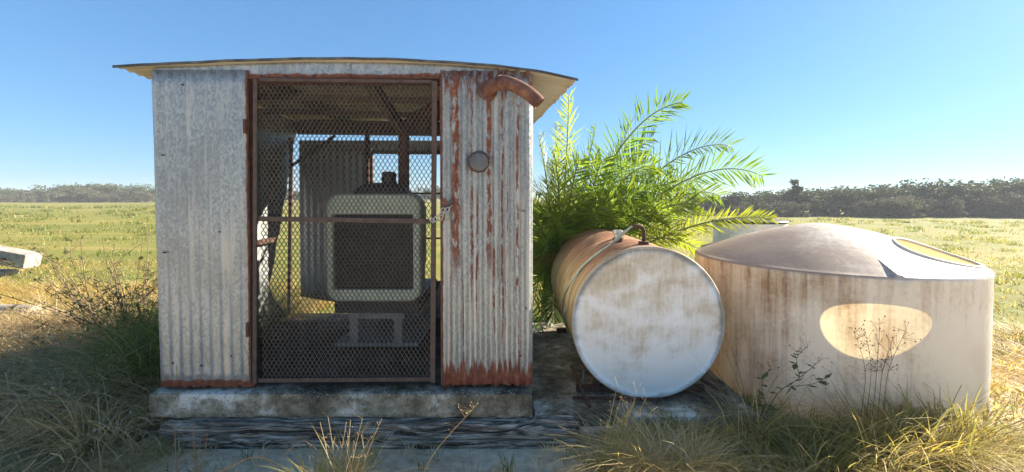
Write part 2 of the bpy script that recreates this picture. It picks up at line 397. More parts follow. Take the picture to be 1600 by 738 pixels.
class G:
    def __init__(s): s.v = []; s.f = []; s.mi = []; s.cur = 0
    def add(s, vs, fs):
        b = len(s.v); s.v += [tuple(v) for v in vs]; s.f += [tuple(b + i for i in f) for f in fs]; s.mi += [s.cur] * len(fs); return s
    def box(s, lo, hi):
        (a, b, c), (d, e, f) = lo, hi
        return s.add([(a,b,c),(d,b,c),(d,e,c),(a,e,c),(a,b,f),(d,b,f),(d,e,f),(a,e,f)],
                     [(3,2,1,0),(4,5,6,7),(0,1,5,4),(1,2,6,5),(2,3,7,6),(3,0,4,7)])
    def bar(s, p, q, w, h, up=(0, 0, 1)):
        p, q = Vector(p), Vector(q); t = (q - p).normalized(); up = Vector(up)
        if abs(t.dot(up)) > .98: up = Vector((0, 1, 0))
        a = t.cross(up).normalized(); b = a.cross(t).normalized()
        a *= w / 2; b *= h / 2
        return s.add([p-a-b, p+a-b, p+a+b, p-a+b, q-a-b, q+a-b, q+a+b, q-a+b],
                     [(0,1,2,3),(7,6,5,4),(0,4,5,1),(1,5,6,2),(2,6,7,3),(3,7,4,0)])
    def tube(s, pts, rad, n=10, cap=True, hollow=False):
        pts = [Vector(p) for p in pts]; m = len(pts)
        if not hasattr(rad, '__len__'): rad = [rad] * m
        t0 = (pts[1] - pts[0]).normalized(); up = Vector((0, 0, 1)) if abs(t0.z) < .9 else Vector((0, 1, 0))
        a = t0.cross(up).normalized(); vs = []; fs = []
        for i in range(m):
            t = (pts[min(i+1, m-1)] - pts[max(i-1, 0)]).normalized()
            a = (a - t * a.dot(t)).normalized(); b = t.cross(a)
            for k in range(n):
                an = 2 * math.pi * k / n
                vs.append(pts[i] + (a * math.cos(an) + b * math.sin(an)) * rad[i])
        for i in range(m - 1):
            for k in range(n):
                fs.append((i*n+k, i*n+(k+1) % n, (i+1)*n+(k+1) % n, (i+1)*n+k))
        if cap: fs.append(tuple(range(n))[::-1]); fs.append(tuple((m-1)*n+k for k in range(n)))
        return s.add(vs, fs)
    def lathe(s, prof, c=(0, 0, 0), axis='z', n=48, cap0=False, cap1=False):
        vs = []; fs = []; c = Vector(c)
        for r, h in prof:
            for k in range(n):
                an = 2 * math.pi * k / n; u, w = r * math.cos(an), r * math.sin(an)
                vs.append(c + Vector((u, w, h) if axis == 'z' else (u, h, w) if axis == 'y' else (h, u, w)))
        for i in range(len(prof) - 1):
            for k in range(n): fs.append((i*n+k, i*n+(k+1) % n, (i+1)*n+(k+1) % n, (i+1)*n+k))
        if cap0: fs.append(tuple(range(n))[::-1])
        if cap1: fs.append(tuple((len(prof)-1)*n+k for k in range(n)))
        return s.add(vs, fs)
    def surf(s, fn, nu, nv, thick=None):
        """grid surface fn(u,v)->Vector, optional thickness vector"""
        vs = [fn(i / nu, j / nv) for j in range(nv + 1) for i in range(nu + 1)]
        fs = [(j*(nu+1)+i, j*(nu+1)+i+1, (j+1)*(nu+1)+i+1, (j+1)*(nu+1)+i) for j in range(nv) for i in range(nu)]
        if thick is not None:
            th = Vector(thick); k = len(vs)
            vs2 = [Vector(v) + th for v in vs]
            fs2 = [tuple(k + i for i in f[::-1]) for f in fs]
            rim = [i for i in range(nu + 1)] + [(j)*(nu+1)+nu for j in range(1, nv+1)] + [nv*(nu+1)+i for i in range(nu-1, -1, -1)] + [j*(nu+1) for j in range(nv-1, 0, -1)]
            fr = [(rim[i], rim[(i+1) % len(rim)], k+rim[(i+1) % len(rim)], k+rim[i]) for i in range(len(rim))]
            fr = [f[::-1] for f in fr]
            vs += vs2; fs = fs + fs2 + fr
        return s.add(vs, fs)
    def build(s, name, mats, parent=None, smooth=False, bevel=0, kind=None, origin=None):
        me = bpy.data.meshes.new(name)
        off = Vector((0, 0, 0))
        if parent is not None:
            q = parent
            while q is not None: off += q.location; q = q.parent
        o0 = Vector(origin) if origin is not None else None
        base = off if o0 is None else o0
        me.from_pydata([tuple(Vector(v) - base) for v in s.v], [], s.f)
        if not isinstance(mats, (list, tuple)): mats = [mats]
        for m in mats: me.materials.append(M[m])
        if len(mats) > 1: me.polygons.foreach_set('material_index', s.mi)
        if smooth: me.polygons.foreach_set('use_smooth', [True] * len(me.polygons))
        me.update()
        o = bpy.data.objects.new(name, me); COL.objects.link(o)
        if parent is not None: o.parent = parent
        if o0 is not None: o.location = o0 - off if parent is not None else o0
        if bevel:
            b = o.modifiers.new('bevel', 'BEVEL'); b.width = bevel; b.segments = 2; b.limit_method = 'ANGLE'
        if kind: o['kind'] = kind
        return o

def tag(o, label, cat=None, group=None):
    o['label'] = label
    if cat: o['category'] = cat
    if group: o['group'] = group
    return o
def thing(name, label, cat, loc, group=None):
    o = bpy.data.objects.new(name, None); COL.objects.link(o); o.location = loc
    o.empty_display_size = .1
    return tag(o, label, cat, group)

# ------------------------------------------------------------------ ground
def build_ground():
    xs = np.unique(np.concatenate([np.arange(-9, 9.01, .12), np.sign(np.linspace(-1, 1, 121)) * (9 + (np.abs(np.linspace(-1, 1, 121))) ** 3 * 1500)]))
    ys = np.unique(np.concatenate([np.arange(-1, 10, .12), 10 + (np.linspace(0, 1, 90)) ** 3 * 1500, [-3, -8, -20, -60]]))
    v = []; nx = len(xs)
    for y in ys:
        for x in xs:
            z = gz(x, y)
            if abs(x) < 14 and -2 < y < 14:
                z += .05 * mnoise.noise((x * .8, y * .8, 0)) + .018 * mnoise.noise((x * 4, y * 4, 3))
                if -2.75 < x < 1.9 and 2.8 < y < 5.3: z = min(z, -.02) - .03
                elif y < 3.1 and x < 2: z -= .045
            elif y > 14 or abs(x) > 14:
                z += .12 * mnoise.noise((x * .12, y * .12, 5))
            v.append((x, y, z))
    f = [(j*nx+i, j*nx+i+1, (j+1)*nx+i+1, (j+1)*nx+i) for j in range(len(ys)-1) for i in range(nx-1)]
    g = G(); g.v = v; g.f = f; g.mi = [0] * len(f)
    o = g.build('ground', 'ground', smooth=True, kind='structure')
    o['label'] = 'open sandy field with patchy dry grass'
build_ground()

# ------------------------------------------------------------------ slabs and timber
def rough_box(lo, hi, step, amp, seed):
    """box with gridded faces and roughened, worn edges"""
    g = G(); lo, hi = Vector(lo), Vector(hi)
    def disp(p):
        p = Vector(p)
        e = [min(p[i] - lo[i], hi[i] - p[i]) for i in range(3)]
        n = mnoise.noise(p * 5 + Vector((seed, 0, 0))) + .6 * mnoise.noise(p * 17 + Vector((seed, 3, 0)))
        c = (lo + hi) / 2
        q = p.copy()
        edge = sum(1 for k in e if k < step * .6)
        for i in range(3):
            if e[i] < 1e-4:
                sgn = 1 if p[i] > c[i] else -1
                q[i] += sgn * (n * amp - (amp * (1.2 + mnoise.noise(p * 9)) if edge >= 2 else 0))
        return q
    d = hi - lo
    def face(o, u, w):
        nu = max(1, round(u.length / step)); nv = max(1, round(w.length / step))
        g.surf(lambda a, b: disp(o + u * a + w * b), nu, nv)
    X, Y, Z = Vector((d.x, 0, 0)), Vector((0, d.y, 0)), Vector((0, 0, d.z))
    face(lo, X, Z); face(lo + Z, X, Y); face(lo + X, Y, Z); face(lo + Y + X, -X, Z); face(lo + Y, -Y, Z); face(lo + Y, X, -Y)
    return g
g = rough_box((-2.60, 2.93, .122), (.15, 5.02, .300), .035, .006, 1)
g.add([], [])
g.box((-2.5, 3.10, -.12), (.10, 4.95, .13))
tag(g.build('concrete_slab', 'concrete', smooth=False), 'thick stained concrete slab with shell chips under the metal shed', 'slab')
g = rough_box((.165, 3.03, -.06), (1.86, 5.35, .085), .04, .006, 2)
tag(g.build('concrete_slab', 'concrete'), 'thin low concrete pad under the horizontal fuel tank', 'slab')
g = rough_box((.47, 2.90, -.08), (.86, 3.015, .035), .03, .010, 5)
tag(g.build('concrete_block', 'pale_concrete'), 'small pale concrete block at the end of the weathered timber', 'block')

def build_timber():
    x0, x1 = -2.50, .46; c = Vector((0, 2.95, .018)); hw, hh = .098, .100
    n, m = 250, 230
    vs = []
    for i in range(n + 1):
        x = x0 + (x1 - x0) * i / n
        endf = min(1, (x - x0) / .10 + .35 * max(0, mnoise.noise((x * 9, 0, 0)) + .5), (x1 - x) / .05 + .5)
        for k in range(m):
            a = 2 * math.pi * k / m
            # rounded square profile
            ca, sa = math.cos(a), math.sin(a)
            p = 5.0
            r = (abs(ca) ** p + abs(sa) ** p) ** (-1 / p)
            yy, zz = r * ca * hw, r * sa * hh
            s = k / m * 30
            warp = 2.6 * mnoise.noise((x * 1.3, s * .12, 4)) + 1.3 * mnoise.noise((x * 4.2, s * .25, 9))
            fib = mnoise.noise((x * 2.0, (s + warp) * 1.0, 1)); fib2 = mnoise.noise((x * 3.6, (s + warp) * 2.4, 2))
            crack = -min(.05, max(0, -fib - .08) * .26) + fib2 * .010 + min(0, fib2 + .15) * .035
            sc = 1.0
            dr = crack + .012 * mnoise.noise((x * 2, s * .3, 7))
            vs.append((x + (.06 * mnoise.noise((zz * 40, yy * 40, 2)) if i in (0, n) else 0), c.y + yy * endf ** .4 + ca * dr, c.z + zz * endf ** .4 + sa * dr))
    fs = [(i*m+k, i*m+(k+1) % m, (i+1)*m+(k+1) % m, (i+1)*m+k) for i in range(n) for k in range(m)]
    fs += [tuple(range(m))[::-1], tuple(n*m+k for k in range(m))]
    g = G(); g.add(vs, fs)
    tag(g.build('timber_sleeper', 'timber', smooth=True), 'cracked grey weathered timber sleeper lying along the slab front', 'timber')
build_timber()

# ------------------------------------------------------------------ shed
D0 = 2.99                     # front wall plane
XL, XR = -2.58, .150
shed = thing('pump_shed', 'open-fronted corrugated metal pump shed with rust streaks and mesh door', 'shed', (-1.2, 3.9, .300))

def corr(x, pitch=.076, amp=.0085): return amp * math.cos(2 * math.pi * x / pitch)
def sheet_front(x0, x1, zb, zt, mat, amp=.0125, y=D0, wavy=.004, lean=0.0, parent=shed, rag=.0):
    n = max(8, int((x1 - x0) / .0085)); g = G()
    def fn(u, v):
        x = x0 + (x1 - x0) * u
        b = zb(x) if callable(zb) else zb
        t = zt(x) if callable(zt) else zt
        z = b + (t - b) * v
        if v == 0 and rag: z += rag * mnoise.noise((x * 30, 2, 1)) + rag * .7 * mnoise.noise((x * 75, 1, 4))
        yy = y + corr(x, amp=amp) + wavy * mnoise.noise((x * 3, z * 2.2, 2)) + wavy * .5 * mnoise.noise((x * 9, z * 5, 7))
        return Vector((x + lean * (2.6 - z) * (1 - u), yy, z))
    g.surf(fn, n, 22, thick=(0, .0016, 0))
    return g.build('corrugated_sheet', mat, parent, smooth=True)
def roof_z(x):
    xs = [-2.9, -2.81, -2.58, -1.9, -1.16, -.45, .15, .46, .6]
    zs = [2.608, 2.615, 2.628, 2.657, 2.671, 2.644, 2.586, 2.522, 2.49]
    for i in range(len(xs) - 1):
        if x <= xs[i + 1]:
            t = (x - xs[i]) / (xs[i + 1] - xs[i])
            m0 = (zs[i+1] - zs[max(i-1, 0)]) / (xs[i+1] - xs[max(i-1, 0)]) * (xs[i+1] - xs[i])
            m1 = (zs[min(i+2, len(xs)-1)] - zs[i]) / (xs[min(i+2, len(xs)-1)] - xs[i]) * (xs[i+1] - xs[i])
            h = t * t
            return (2*h*t-3*h+1)*zs[i] + (h*t-2*h+t)*m0 + (-2*h*t+3*h)*zs[i+1] + (h*t-h)*m1
    return zs[-1]
sheet_front(XL, -1.885, lambda x: .322, lambda x: 2.607, 'galv_left', amp=.0062, lean=.012, rag=.012)['label'] = 'galvanised front sheet with faint ridges and rusty foot'
sheet_front(-.512, XR, .338, lambda x: 2.602 - .02 * max(0, x), 'galv_streak', amp=.0130, rag=.016)['label'] = 'galvanised front sheet heavily streaked with rust'
# header in two pieces with a seam
def header(x0, x1, yo):
    g = G()
    def fn(u, v):
        x = x0 + (x1 - x0) * u
        z = 2.548 + (roof_z(x) + .004 - 2.548) * v
        return Vector((x, D0 + yo + .003 * mnoise.noise((x * 4, z * 9, 1)), z))
    g.surf(fn, 60, 5, thick=(0, .002, 0))
    return g.build('header_sheet', 'galv_head', shed, smooth=True)
header(XL + .01, -1.158, .014); header(-1.170, XR - .004, .0175)
g = G()
for i, x in enumerate([-1.80, -1.62, -1.42, -1.165, -.95, -.72, -.56]):
    p = Vector((x, D0 + .012, 2.566 + .008 * math.sin(i * 3)))
    g.tube([p, p + Vector((0, -.012, 0))], .009, 8)
g.build('fixing_screws', 'rust', shed, kind='stuff')

# roof sheets: ridges run across the shed, three sheets lapping front to back
def eave_r(y): return .46 - (y - 2.9) * .108
def roof_sheet(y0, y1, lift):
    g = G(); ny = int((y1 - y0) / .0095)
    def fn(u, v):
        y = y0 + (y1 - y0) * v
        xr = eave_r(y) + .012 * mnoise.noise((y * 8, 0, 3))
        x = -2.81 + (xr + 2.81) * u
        sag = .010 * mnoise.noise((x * 1.3, y * 2, 6)) - .022 * (y - 2.9)
        edge = .012 * mnoise.noise((x * 2.5, 1, 1)) if v == 0 and y0 < 3 else 0
        return Vector((x, y + edge * .5, roof_z(x) + corr(y, .076, .0055) + lift + sag + edge * .3))
    g.surf(fn, 54, ny, thick=(0, 0, .0022))
    return g.build('roof_sheet', 'roof', shed, smooth=True)
roof_sheet(2.974, 3.68, 0.006); roof_sheet(3.60, 4.42, .012); roof_sheet(4.34, 5.12, .018)
# dark folded drip edge on the roof front
g = G()
g.surf(lambda u, v: Vector((-2.83 + (.47 + 2.83) * u, 2.966 + .002 * mnoise.noise((u * 30, v, 0)), roof_z(-2.83 + 3.30 * u) + .002 + .018 * v + .004 * mnoise.noise((u * 14, 0, 2)))), 90, 1, thick=(0, .006, 0))
g.build('drip_edge', 'roof_edge', shed)

# walls at the sides and back
def sheet_side(x, y0, y1, zb, zt, mat, back=None):
    g = G(); n = int((y1 - y0) / .0085)
    def fn(u, v):
        y = y0 + (y1 - y0) * u
        b = zb; t = zt
        z = b + (t - b) * v
        if back is not None:
            y = y0 + (back(z) - y0) * u
        return Vector((x + corr(y), y, z))
    g.surf(fn, n, 16, thick=(.0016, 0, 0))
    return g.build('corrugated_sheet', mat, shed, smooth=True)
sheet_side(XL + .02, D0 + .03, 4.9, .345, 2.60, 'galv', back=lambda z: 4.36 + max(0, z - .72) * .34 if z > .72 else 4.72 - .36 * (z - .345) / .375)
sheet_side(XR - .03, D0 + .03, 4.86, .345, 2.56, 'galv')
YB = 4.85
def sheet_back(x0, x1, zb, zt): return sheet_front(x0, x1, zb, zt, 'galv', amp=.004, y=YB)
sheet_back(-2.475, -1.64, lambda x: .52 - .06 * math.sin((x + 2.4) * 3), 2.28)
sheet_back(-.70, XR - .03, .40, 2.28)
sheet_back(-1.63, -.71, 2.22, 2.29); sheet_back(-1.60, -.69, .31, .72)
# frame
def post(p, q, w=.05, h=.05, mat='rust_dark', name='post', up=(0, 0, 1)):
    return G().bar(p, q, w, h, up).build(name, mat, shed, bevel=.003)
for x, y in ((XL + .06, D0 + .06), (-1.905, D0 + .05), (-.478, D0 + .05), (XR - .07, D0 + .06), (XR - .08, YB - .05), (-.675, YB - .05), (-1.665, YB - .05)):
    post((x, y, .300), (x, y, 2.52), .045, .045)
pb = P(452, 492, 4.82); pt = P(455, 215, 4.82)
post(pb, pt, .035, .035)
post((XL + .03, D0 + .06, 2.545), (XR - .05, D0 + .06, 2.535), .05, .05, name='beam')
post((XL + .03, YB + .12, 2.53), (XR - .05, YB + .12, 2.50), .05, .17, 'old_wood', name='beam')
post((XL + .1, YB + .025, 2.315), (XR - .05, YB + .025, 2.31), .03, .09, 'galv', name='beam')
for x in (-1.9, -.5):
    post((x, D0 + .08, roof_z(x) - .055), (x, 5.05, roof_z(x) - .055 - .045), .045, .07, 'old_wood', name='rafter')
post(P(566, 112, 3.12), P(626, 200, 3.95), .07, .10, 'old_wood', name='brace')
post(P(452, 262, 4.70), P(524, 212, 4.70), .028, .028, name='brace')
post((XL + .07, 3.08, 1.25), (XL + .07, 4.4, 1.25), .03, .05, name='rail')
for y in (3.55, 4.2):
    post((XL + .08, y, 2.56), (XR - .06, y, 2.50), .04, .05, 'old_wood', name='purlin')
# back doorway frame
fr = post((-1.63, YB - .02, 2.22), (-.71, YB - .02, 2.21), .03, .04, 'rust', name='door_frame')
post((-1.625, YB - .02, .40), (-1.625, YB - .02, 2.20), .03, .035, 'rust', name='door_frame')
post((-1.60, YB - .02, 1.745), (-.72, YB - .02, 1.74), .02, .02, name='rail')
post((-1.60, YB - .02, 1.22), (-.72, YB - .02, 1.22), .02, .02, name='rail')
# rusty jambs at the front opening
post((-1.888, D0 - .012, .345), (-1.888, D0 - .012, 2.551), .012, .012, 'rust', name='jamb', up=(0, 1, 0))
post((-.506, D0 - .014, .345), (-.506, D0 - .014, 2.551), .014, .012, 'rust', name='jamb', up=(0, 1, 0))
post((-1.875, D0 - .010, 2.549), (-.515, D0 - .010, 2.547), .007, .010, 'rust', name='lintel', up=(0, 1, 0))
# cover plate over the round hole
cp = P(748, 253, D0 - .02)
g = G(); g.lathe([(.0685, .004), (.066, -.002), (.055, -.005), (.001, -.006)], cp, 'y', 28)
g.build('cover_plate', 'cover', shed, smooth=True)
g = G(); pr = [(cp.x + .074 * math.cos(a), cp.y + .002, cp.z + .074 * math.sin(a)) for a in [i * math.pi / 14 for i in range(29)]]
g.tube(pr, .004, 6).build('cover_rim', 'rust_dark', shed, smooth=True)
g = G()
for x, z in [(-2.35, 2.5), (-2.1, 1.45), (-2.25, .48), (-2.45, .5), (-.44, 2.55), (-.3, 2.57), (-.1, 2.57), (.08, 1.6), (.1, .9), (.06, .55), (-2.03, .55), (-2.5, 1.3), (-2.5, 2.0)]:
    g.tube([(x, D0 + .002, z), (x, D0 - .014, z)], .006, 6)
g.build('nail_heads', 'rust_dark', shed, kind='stuff')

# mesh door
door = thing('mesh_door', 'expanded metal mesh door with rusty angle iron frame on the shed', 'door', (-1.88, D0 - .03, .36))
YD = D0 - .035
def dbar(name, p, q, w, h): return G().bar(p, q, w, h, (0, 1, 0)).build(name, 'frame', door, bevel=.002)
TL, TR = P(399, 124, YD), P(679, 127, YD); BL, BR = P(398, 600, YD), P(676, 598, YD)
dbar('stile', BL, TL, .028, .012); dbar('stile', BR, TR, .036, .012)
dbar('rail', TL + Vector((.02, .012, 0)), TR + Vector((-.02, .012, 0)), .024, .010)
dbar('rail', P(404, 342, YD + .012), P(672, 346, YD + .012), .034, .010)
dbar('rail', BL + Vector((.02, .012, .02)), BR + Vector((-.02, .012, .02)), .03, .010)
for z in (.75, 2.2):
    G().tube([(-1.892, YD, z - .05), (-1.892, YD, z + .05)], .011, 8).build('hinge', 'rust', door, smooth=True)
g = G(); ym = YD + .026; sw, sh = .0325, .0520; x0, x1, z0, z1 = TL.x + .012, TR.x - .012, BL.z + .012, TL.z - .005
nx = int((x1 - x0) / sw); nz = int((z1 - z0) / sh)
vs = []; fs = []
for j in range(nz):
    for i in range(nx):
        cx = x0 + (i + .5) * sw; cz = z0 + (j + .5) * sh
        W = sw / 2; H = sh / 2
        for a, b in (((cx - W, cz), (cx, cz + H)), ((cx, cz + H), (cx + W, cz)), ((cx + W, cz), (cx, cz - H)), ((cx, cz - H), (cx - W, cz))):
            if a > b: a, b = b, a
            g.bar((a[0], ym - .003, a[1]), (b[0], ym + .003, b[1]), .0038, .0050, (0, 1, 0))
g.build('mesh_panel', 'mesh', door, kind='stuff')

# chain
chain = thing('chain', 'short steel chain fastening the mesh door to the rust-streaked sheet', 'chain', P(690, 335, D0 - .07))
def link(p, q, twist):
    p, q = Vector(p), Vector(q); t = (q - p); L = t.length; t.normalize()
    a = t.cross(Vector((0, 1, 0))).normalized(); b = t.cross(a)
    w = (a * math.cos(twist) + b * math.sin(twist))
    pts = []; c = (p + q) / 2; r = .0115; hl = L / 2 + .003
    for k in range(17):
        an = 2 * math.pi * k / 16
        pts.append(c + t * (math.copysign(max(0, hl - r), math.cos(an)) + r * math.cos(an)) + w * (r * math.sin(an)))
    return G().tube(pts, .0042, 6, cap=False).build('link', 'steel', chain, smooth=True)
cpts = [(672, 341), (678, 347), (686, 344), (691, 337), (696, 331), (701, 325), (706, 322)]
cpts2 = [(678, 346), (684, 338), (690, 331), (694, 326)]
for arr, dd in ((cpts, .075), (cpts2, .085)):
    for i in range(len(arr) - 1):
        link(P(*arr[i], D0 - dd), P(*arr[i + 1], D0 - dd), (i % 2) * 1.4 + .2)
hasp = G(); hasp.bar(P(692, 312, D0 - .05), P(703, 327, D0 - .06), .045, .006, (0, 1, 0))
hasp.bar(P(692, 313, D0 - .02), P(692, 345, D0 - .02), .03, .006, (0, 1, 0))
hasp.build('hasp', 'pipe', shed, bevel=.002)

# exhaust elbow
ex = thing('exhaust_elbow', 'rusty brown exhaust elbow poking out of the shed front sheet', 'pipe', P(762, 140, D0))
g = G()
e0 = P(762, 141, D0 + .05); e1 = P(770, 139, D0 - .10)
cpt = [P(762, 141, D0 + .06), P(765, 139, 2.93), P(772, 133, 2.86), P(786, 129, 2.80), P(802, 133, 2.77), P(818, 141, 2.75), P(832, 151, 2.74), P(843, 162, 2.735)]
def smooth_pts(pts, n=4):
    out = []
    for i in range(len(pts) - 1):
        p0 = pts[max(i-1, 0)]; p1 = pts[i]; p2 = pts[i+1]; p3 = pts[min(i+2, len(pts)-1)]
        for k in range(n):
            t = k / n
            out.append(.5 * ((2*p1) + (p2-p0)*t + (2*p0-5*p1+4*p2-p3)*t*t + (3*p1-p0-3*p2+p3)*t**3))
    out.append(pts[-1]); return out
sp = smooth_pts(cpt, 5)
g.tube(sp, .046, 20, cap=False)
g.tube(sp, .041, 20, cap=False)
g.build('elbow', 'pipe', ex, smooth=True)
g = G(); i = 13
g.tube([sp[i], sp[i] + (sp[i+2] - sp[i]) * .6], .052, 20).build('clamp', 'rust', ex, smooth=False)
g = G(); pc = sp[i] + Vector((0, 0, .055)); g.bar(pc, pc + Vector((-.012, 0, .045)), .02, .012); g.build('clamp_bolt', 'rust', ex)
g = G(); pc = P(762, 141, D0 - .018)
g.lathe([(.047, 0), (.070, 0), (.072, .006)], pc, 'y', 24).build('wall_flange', 'rust', ex)

# ------------------------------------------------------------------ engine
eng = thing('diesel_engine', 'old diesel pump engine with pale green radiator behind the mesh door', 'engine', P(583, 560, 3.9))
DR = 3.72
def rrect(x0, x1, z0, z1, r, n=6):
    pts = []
    for cx, cz, a0 in ((x1 - r, z1 - r, 0), (x0 + r, z1 - r, 90), (x0 + r, z0 + r, 180), (x1 - r, z0 + r, 270)):
        for k in range(n + 1):
            a = R(a0 + 90 * k / n); pts.append((cx + r * math.cos(a), cz + r * math.sin(a)))
    return pts
a = P(508, 303, DR); b = P(658, 472, DR)
ox = rrect(a.x, b.x, b.z, a.z, .11)
c = P(519, 335, DR); d_ = P(646, 453, DR)
ix = rrect(c.x, d_.x, d_.z, c.z, .02)
g = G(); n = len(ox)
loops = [[(x, DR + .18, z) for x, z in ox], [(x, DR + .02, z) for x, z in ox]]
mid = [((x - (a.x + b.x) / 2) * .965 + (a.x + b.x) / 2, DR, (z - (a.z + b.z) / 2) * .97 + (a.z + b.z) / 2) for x, z in ox]
loops += [mid, [(x, DR - .002, z) for x, z in ix], [(x, DR + .05, z) for x, z in ix]]
vs = [p for l in loops for p in l]
fs = [(i*n+k, i*n+(k+1) % n, (i+1)*n+(k+1) % n, (i+1)*n+k) for i in range(len(loops)-1) for k in range(n)]
rad = g.add(vs, fs).build('radiator_shell', 'green_paint', eng, smooth=False)
g = G(); g.box((c.x - .01, DR + .048, d_.z - .01), (d_.x + .01, DR + .12, c.z + .01))
core = g.build('radiator_core', 'core', eng)
g = G()
for k in range(1, 22):
    x = c.x + (d_.x - c.x) * k / 22; g.box((x - .002, DR + .036, d_.z), (x + .002, DR + .048, c.z))
for k in range(1, 24):
    z = d_.z + (c.z - d_.z) * k / 24; g.box((c.x, DR + .030, z - .0018), (d_.x, DR + .036, z + .0018))
g.build('grille', 'dark', core, kind='stuff')
t0 = P(552, 304, DR + .1); t1 = P(640, 304, DR + .1)
g = G(); g.surf(lambda u, v: Vector((t0.x + (t1.x - t0.x) * u, DR + .04 + .22 * v, a.z - .05 + .155 * (1 - abs(2 * u - 1) ** 4) ** .5 * (1 - .2 * abs(2 * v - 1) ** 2))), 20, 6, thick=(0, 0, -.2))
g.build('header_tank', 'dark', eng, smooth=True)
cc = P(608, 300, DR + .15)
G().lathe([(.05, 0), (.05, .07), (.066, .075), (.066, .17), (.056, .185), (.001, .19)], cc, 'z', 20).build('air_cleaner', 'black', eng, smooth=False)
G().box((a.x + .12, DR + .19, .95), (b.x - .14, DR + .95, 1.62)).build('engine_block', 'dark', eng, bevel=.03)
G().box((a.x + .16, DR + .25, 1.61), (b.x - .2, DR + .92, 1.72)).build('rocker_cover', 'dark', eng, bevel=.02)
G().box((a.x + .05, DR + .04, .64), (b.x - .03, DR + 1.0, .775)).build('sump', 'dark', eng, bevel=.02)
ep = [P(631, 300, 3.96), P(631, 230, 3.96), P(632, 205, 3.96), P(640, 192, 3.94), P(654, 187, 3.88)]
G().tube(smooth_pts(ep, 3), .052, 16).build('exhaust_pipe', 'rust_dark', eng, smooth=True)
G().tube([P(640, 192, 3.95), P(654, 187, 3.88), P(655, 187, 3.87), P(690, 170, 3.55), P(691, 169, 3.54), P(762, 141, D0 + .05)], [.05, .05, .085, .085, .05, .05], 18).build('muffler', 'rust_dark', eng, smooth=True)
# stand
for x in (P(553, 500, DR + .02).x, P(622, 500, DR + .02).x):
    G().bar((x, DR + .04, .345), (x, DR + .04, .62), .075, .05, (0, 1, 0)).build('leg', 'stand', eng, bevel=.004)
    G().bar((x, DR + .9, .345), (x, DR + .9, .62), .075, .05, (0, 1, 0)).build('leg', 'stand', eng, bevel=.004)
G().box((P(543, 490, DR).x, DR + .005, .60), (P(632, 490, DR).x, DR + .075, .655)).build('cross_beam', 'stand', eng, bevel=.004)
G().box((P(520, 490, DR).x, DR + .03, .342), (P(652, 490, DR).x, DR + 1.0, .375)).build('base_plate', 'stand', eng, bevel=.004)

# ------------------------------------------------------------------ fuel tank
DT = 3.27; tc = P(1013, 504.5, DT); RT = .600; LT = 1.83
ft = thing('fuel_tank', 'horizontal steel fuel tank with stained white end and rusty orange side', 'tank', (tc.x, DT + .9, .10))
g = G()
g.lathe([(RT, .0), (RT, .045), (RT - .004, .052), (RT - .004, .10), (RT, .105), (RT, .55), (RT + .004, .555), (RT + .004, .575), (RT, .58), (RT, 1.2), (RT + .004, 1.205), (RT + .004, 1.225), (RT, 1.23), (RT, LT)], tc, 'y', 96)
g.build('shell', 'tank_side', ft, smooth=True, origin=tc)
g = G(); prof = [(RT + .004, .03), (RT + .006, -.004), (RT - .002, -.010), (RT - .012, -.004)]
g.lathe(prof, tc, 'y', 96).build('rim', 'tank_end', ft, smooth=True, origin=tc)
for nm, yy, sg in (('end_plate', -.004, -1), ('end_plate', LT, 1)):
    g = G(); pr = [(RT - .012, 0)] + [(RT * (1 - k / 12) * .98, sg * (.022 * (1 - (1 - k / 12) ** 2))) for k in range(0, 12)] + [(.001, sg * .022)]
    g.lathe(pr, tc + Vector((0, yy, 0)), 'y', 96).build(nm, 'tank_end', ft, smooth=True, origin=tc)
# fittings
def on_tank(px, dd, extra=0):
    x = (px - 800) / F_PX * dd - tc.x
    z = math.sqrt(max(0, RT * RT - x * x))
    return Vector((tc.x + x, dd, tc.z + z + extra))
q = Vector((tc.x + .02, 3.46, tc.z + RT - .005))
G().tube([q, q + Vector((0, 0, .03))], .045, 14).build('bung', 'rust_dark', ft)
G().tube([q + Vector((0, 0, .02)), q + Vector((0, 0, .12)), q + Vector((-.012, 0, .145)), q + Vector((-.04, 0, .155)), q + Vector((-.10, 0, .155))], .0155, 12).build('pipe_elbow', 'rust_dark', ft, smooth=True)
q2 = Vector((tc.x - .06, 4.0, tc.z + RT - .01))
G().tube([q2, q2 + Vector((0, 0, .05)), q2 + Vector((0, 0, .055)), q2 + Vector((0, 0, .085))], [.035, .035, .05, .05], 12).build('filler_cap', 'steel', ft)
q3 = Vector((tc.x - .12, 3.75, tc.z + RT - .02))
G().tube([q3, q3 + Vector((0, 0, .05))], .05, 12).build('bung', 'rust', ft)
# skid frame
for y in (DT + .12, DT + 1.6):
    G().bar((tc.x - .55, y, .130), (tc.x + .50, y, .130), .045, .05).build('skid', 'rust_dark', ft)
G().bar((tc.x - .60, DT - .02, .118), (tc.x + .10, DT - .04, .112), .02, .02).build('skid', 'rust_dark', ft)
legs = [(P(893, 572, 3.62), P(921, 636, 3.14)), (P(1096, 594, 3.4), P(1135, 615, 3.2))]
for p, q in legs:
    G().tube([p, q], .015, 10).build('brace_pipe', 'rust_dark', ft, smooth=True)
p = P(912, 578, 3.5); G().tube([p, (p.x, p.y, .10)], .008, 8).build('rod', 'stand', ft)
for s in (-1, 1):
    for y in (DT + .12, DT + 1.6):
        G().bar((tc.x + s * .40, y, .12), (tc.x + s * .36, y, .30), .05, .05, (0, 1, 0)).build('leg', 'rust_dark', ft)
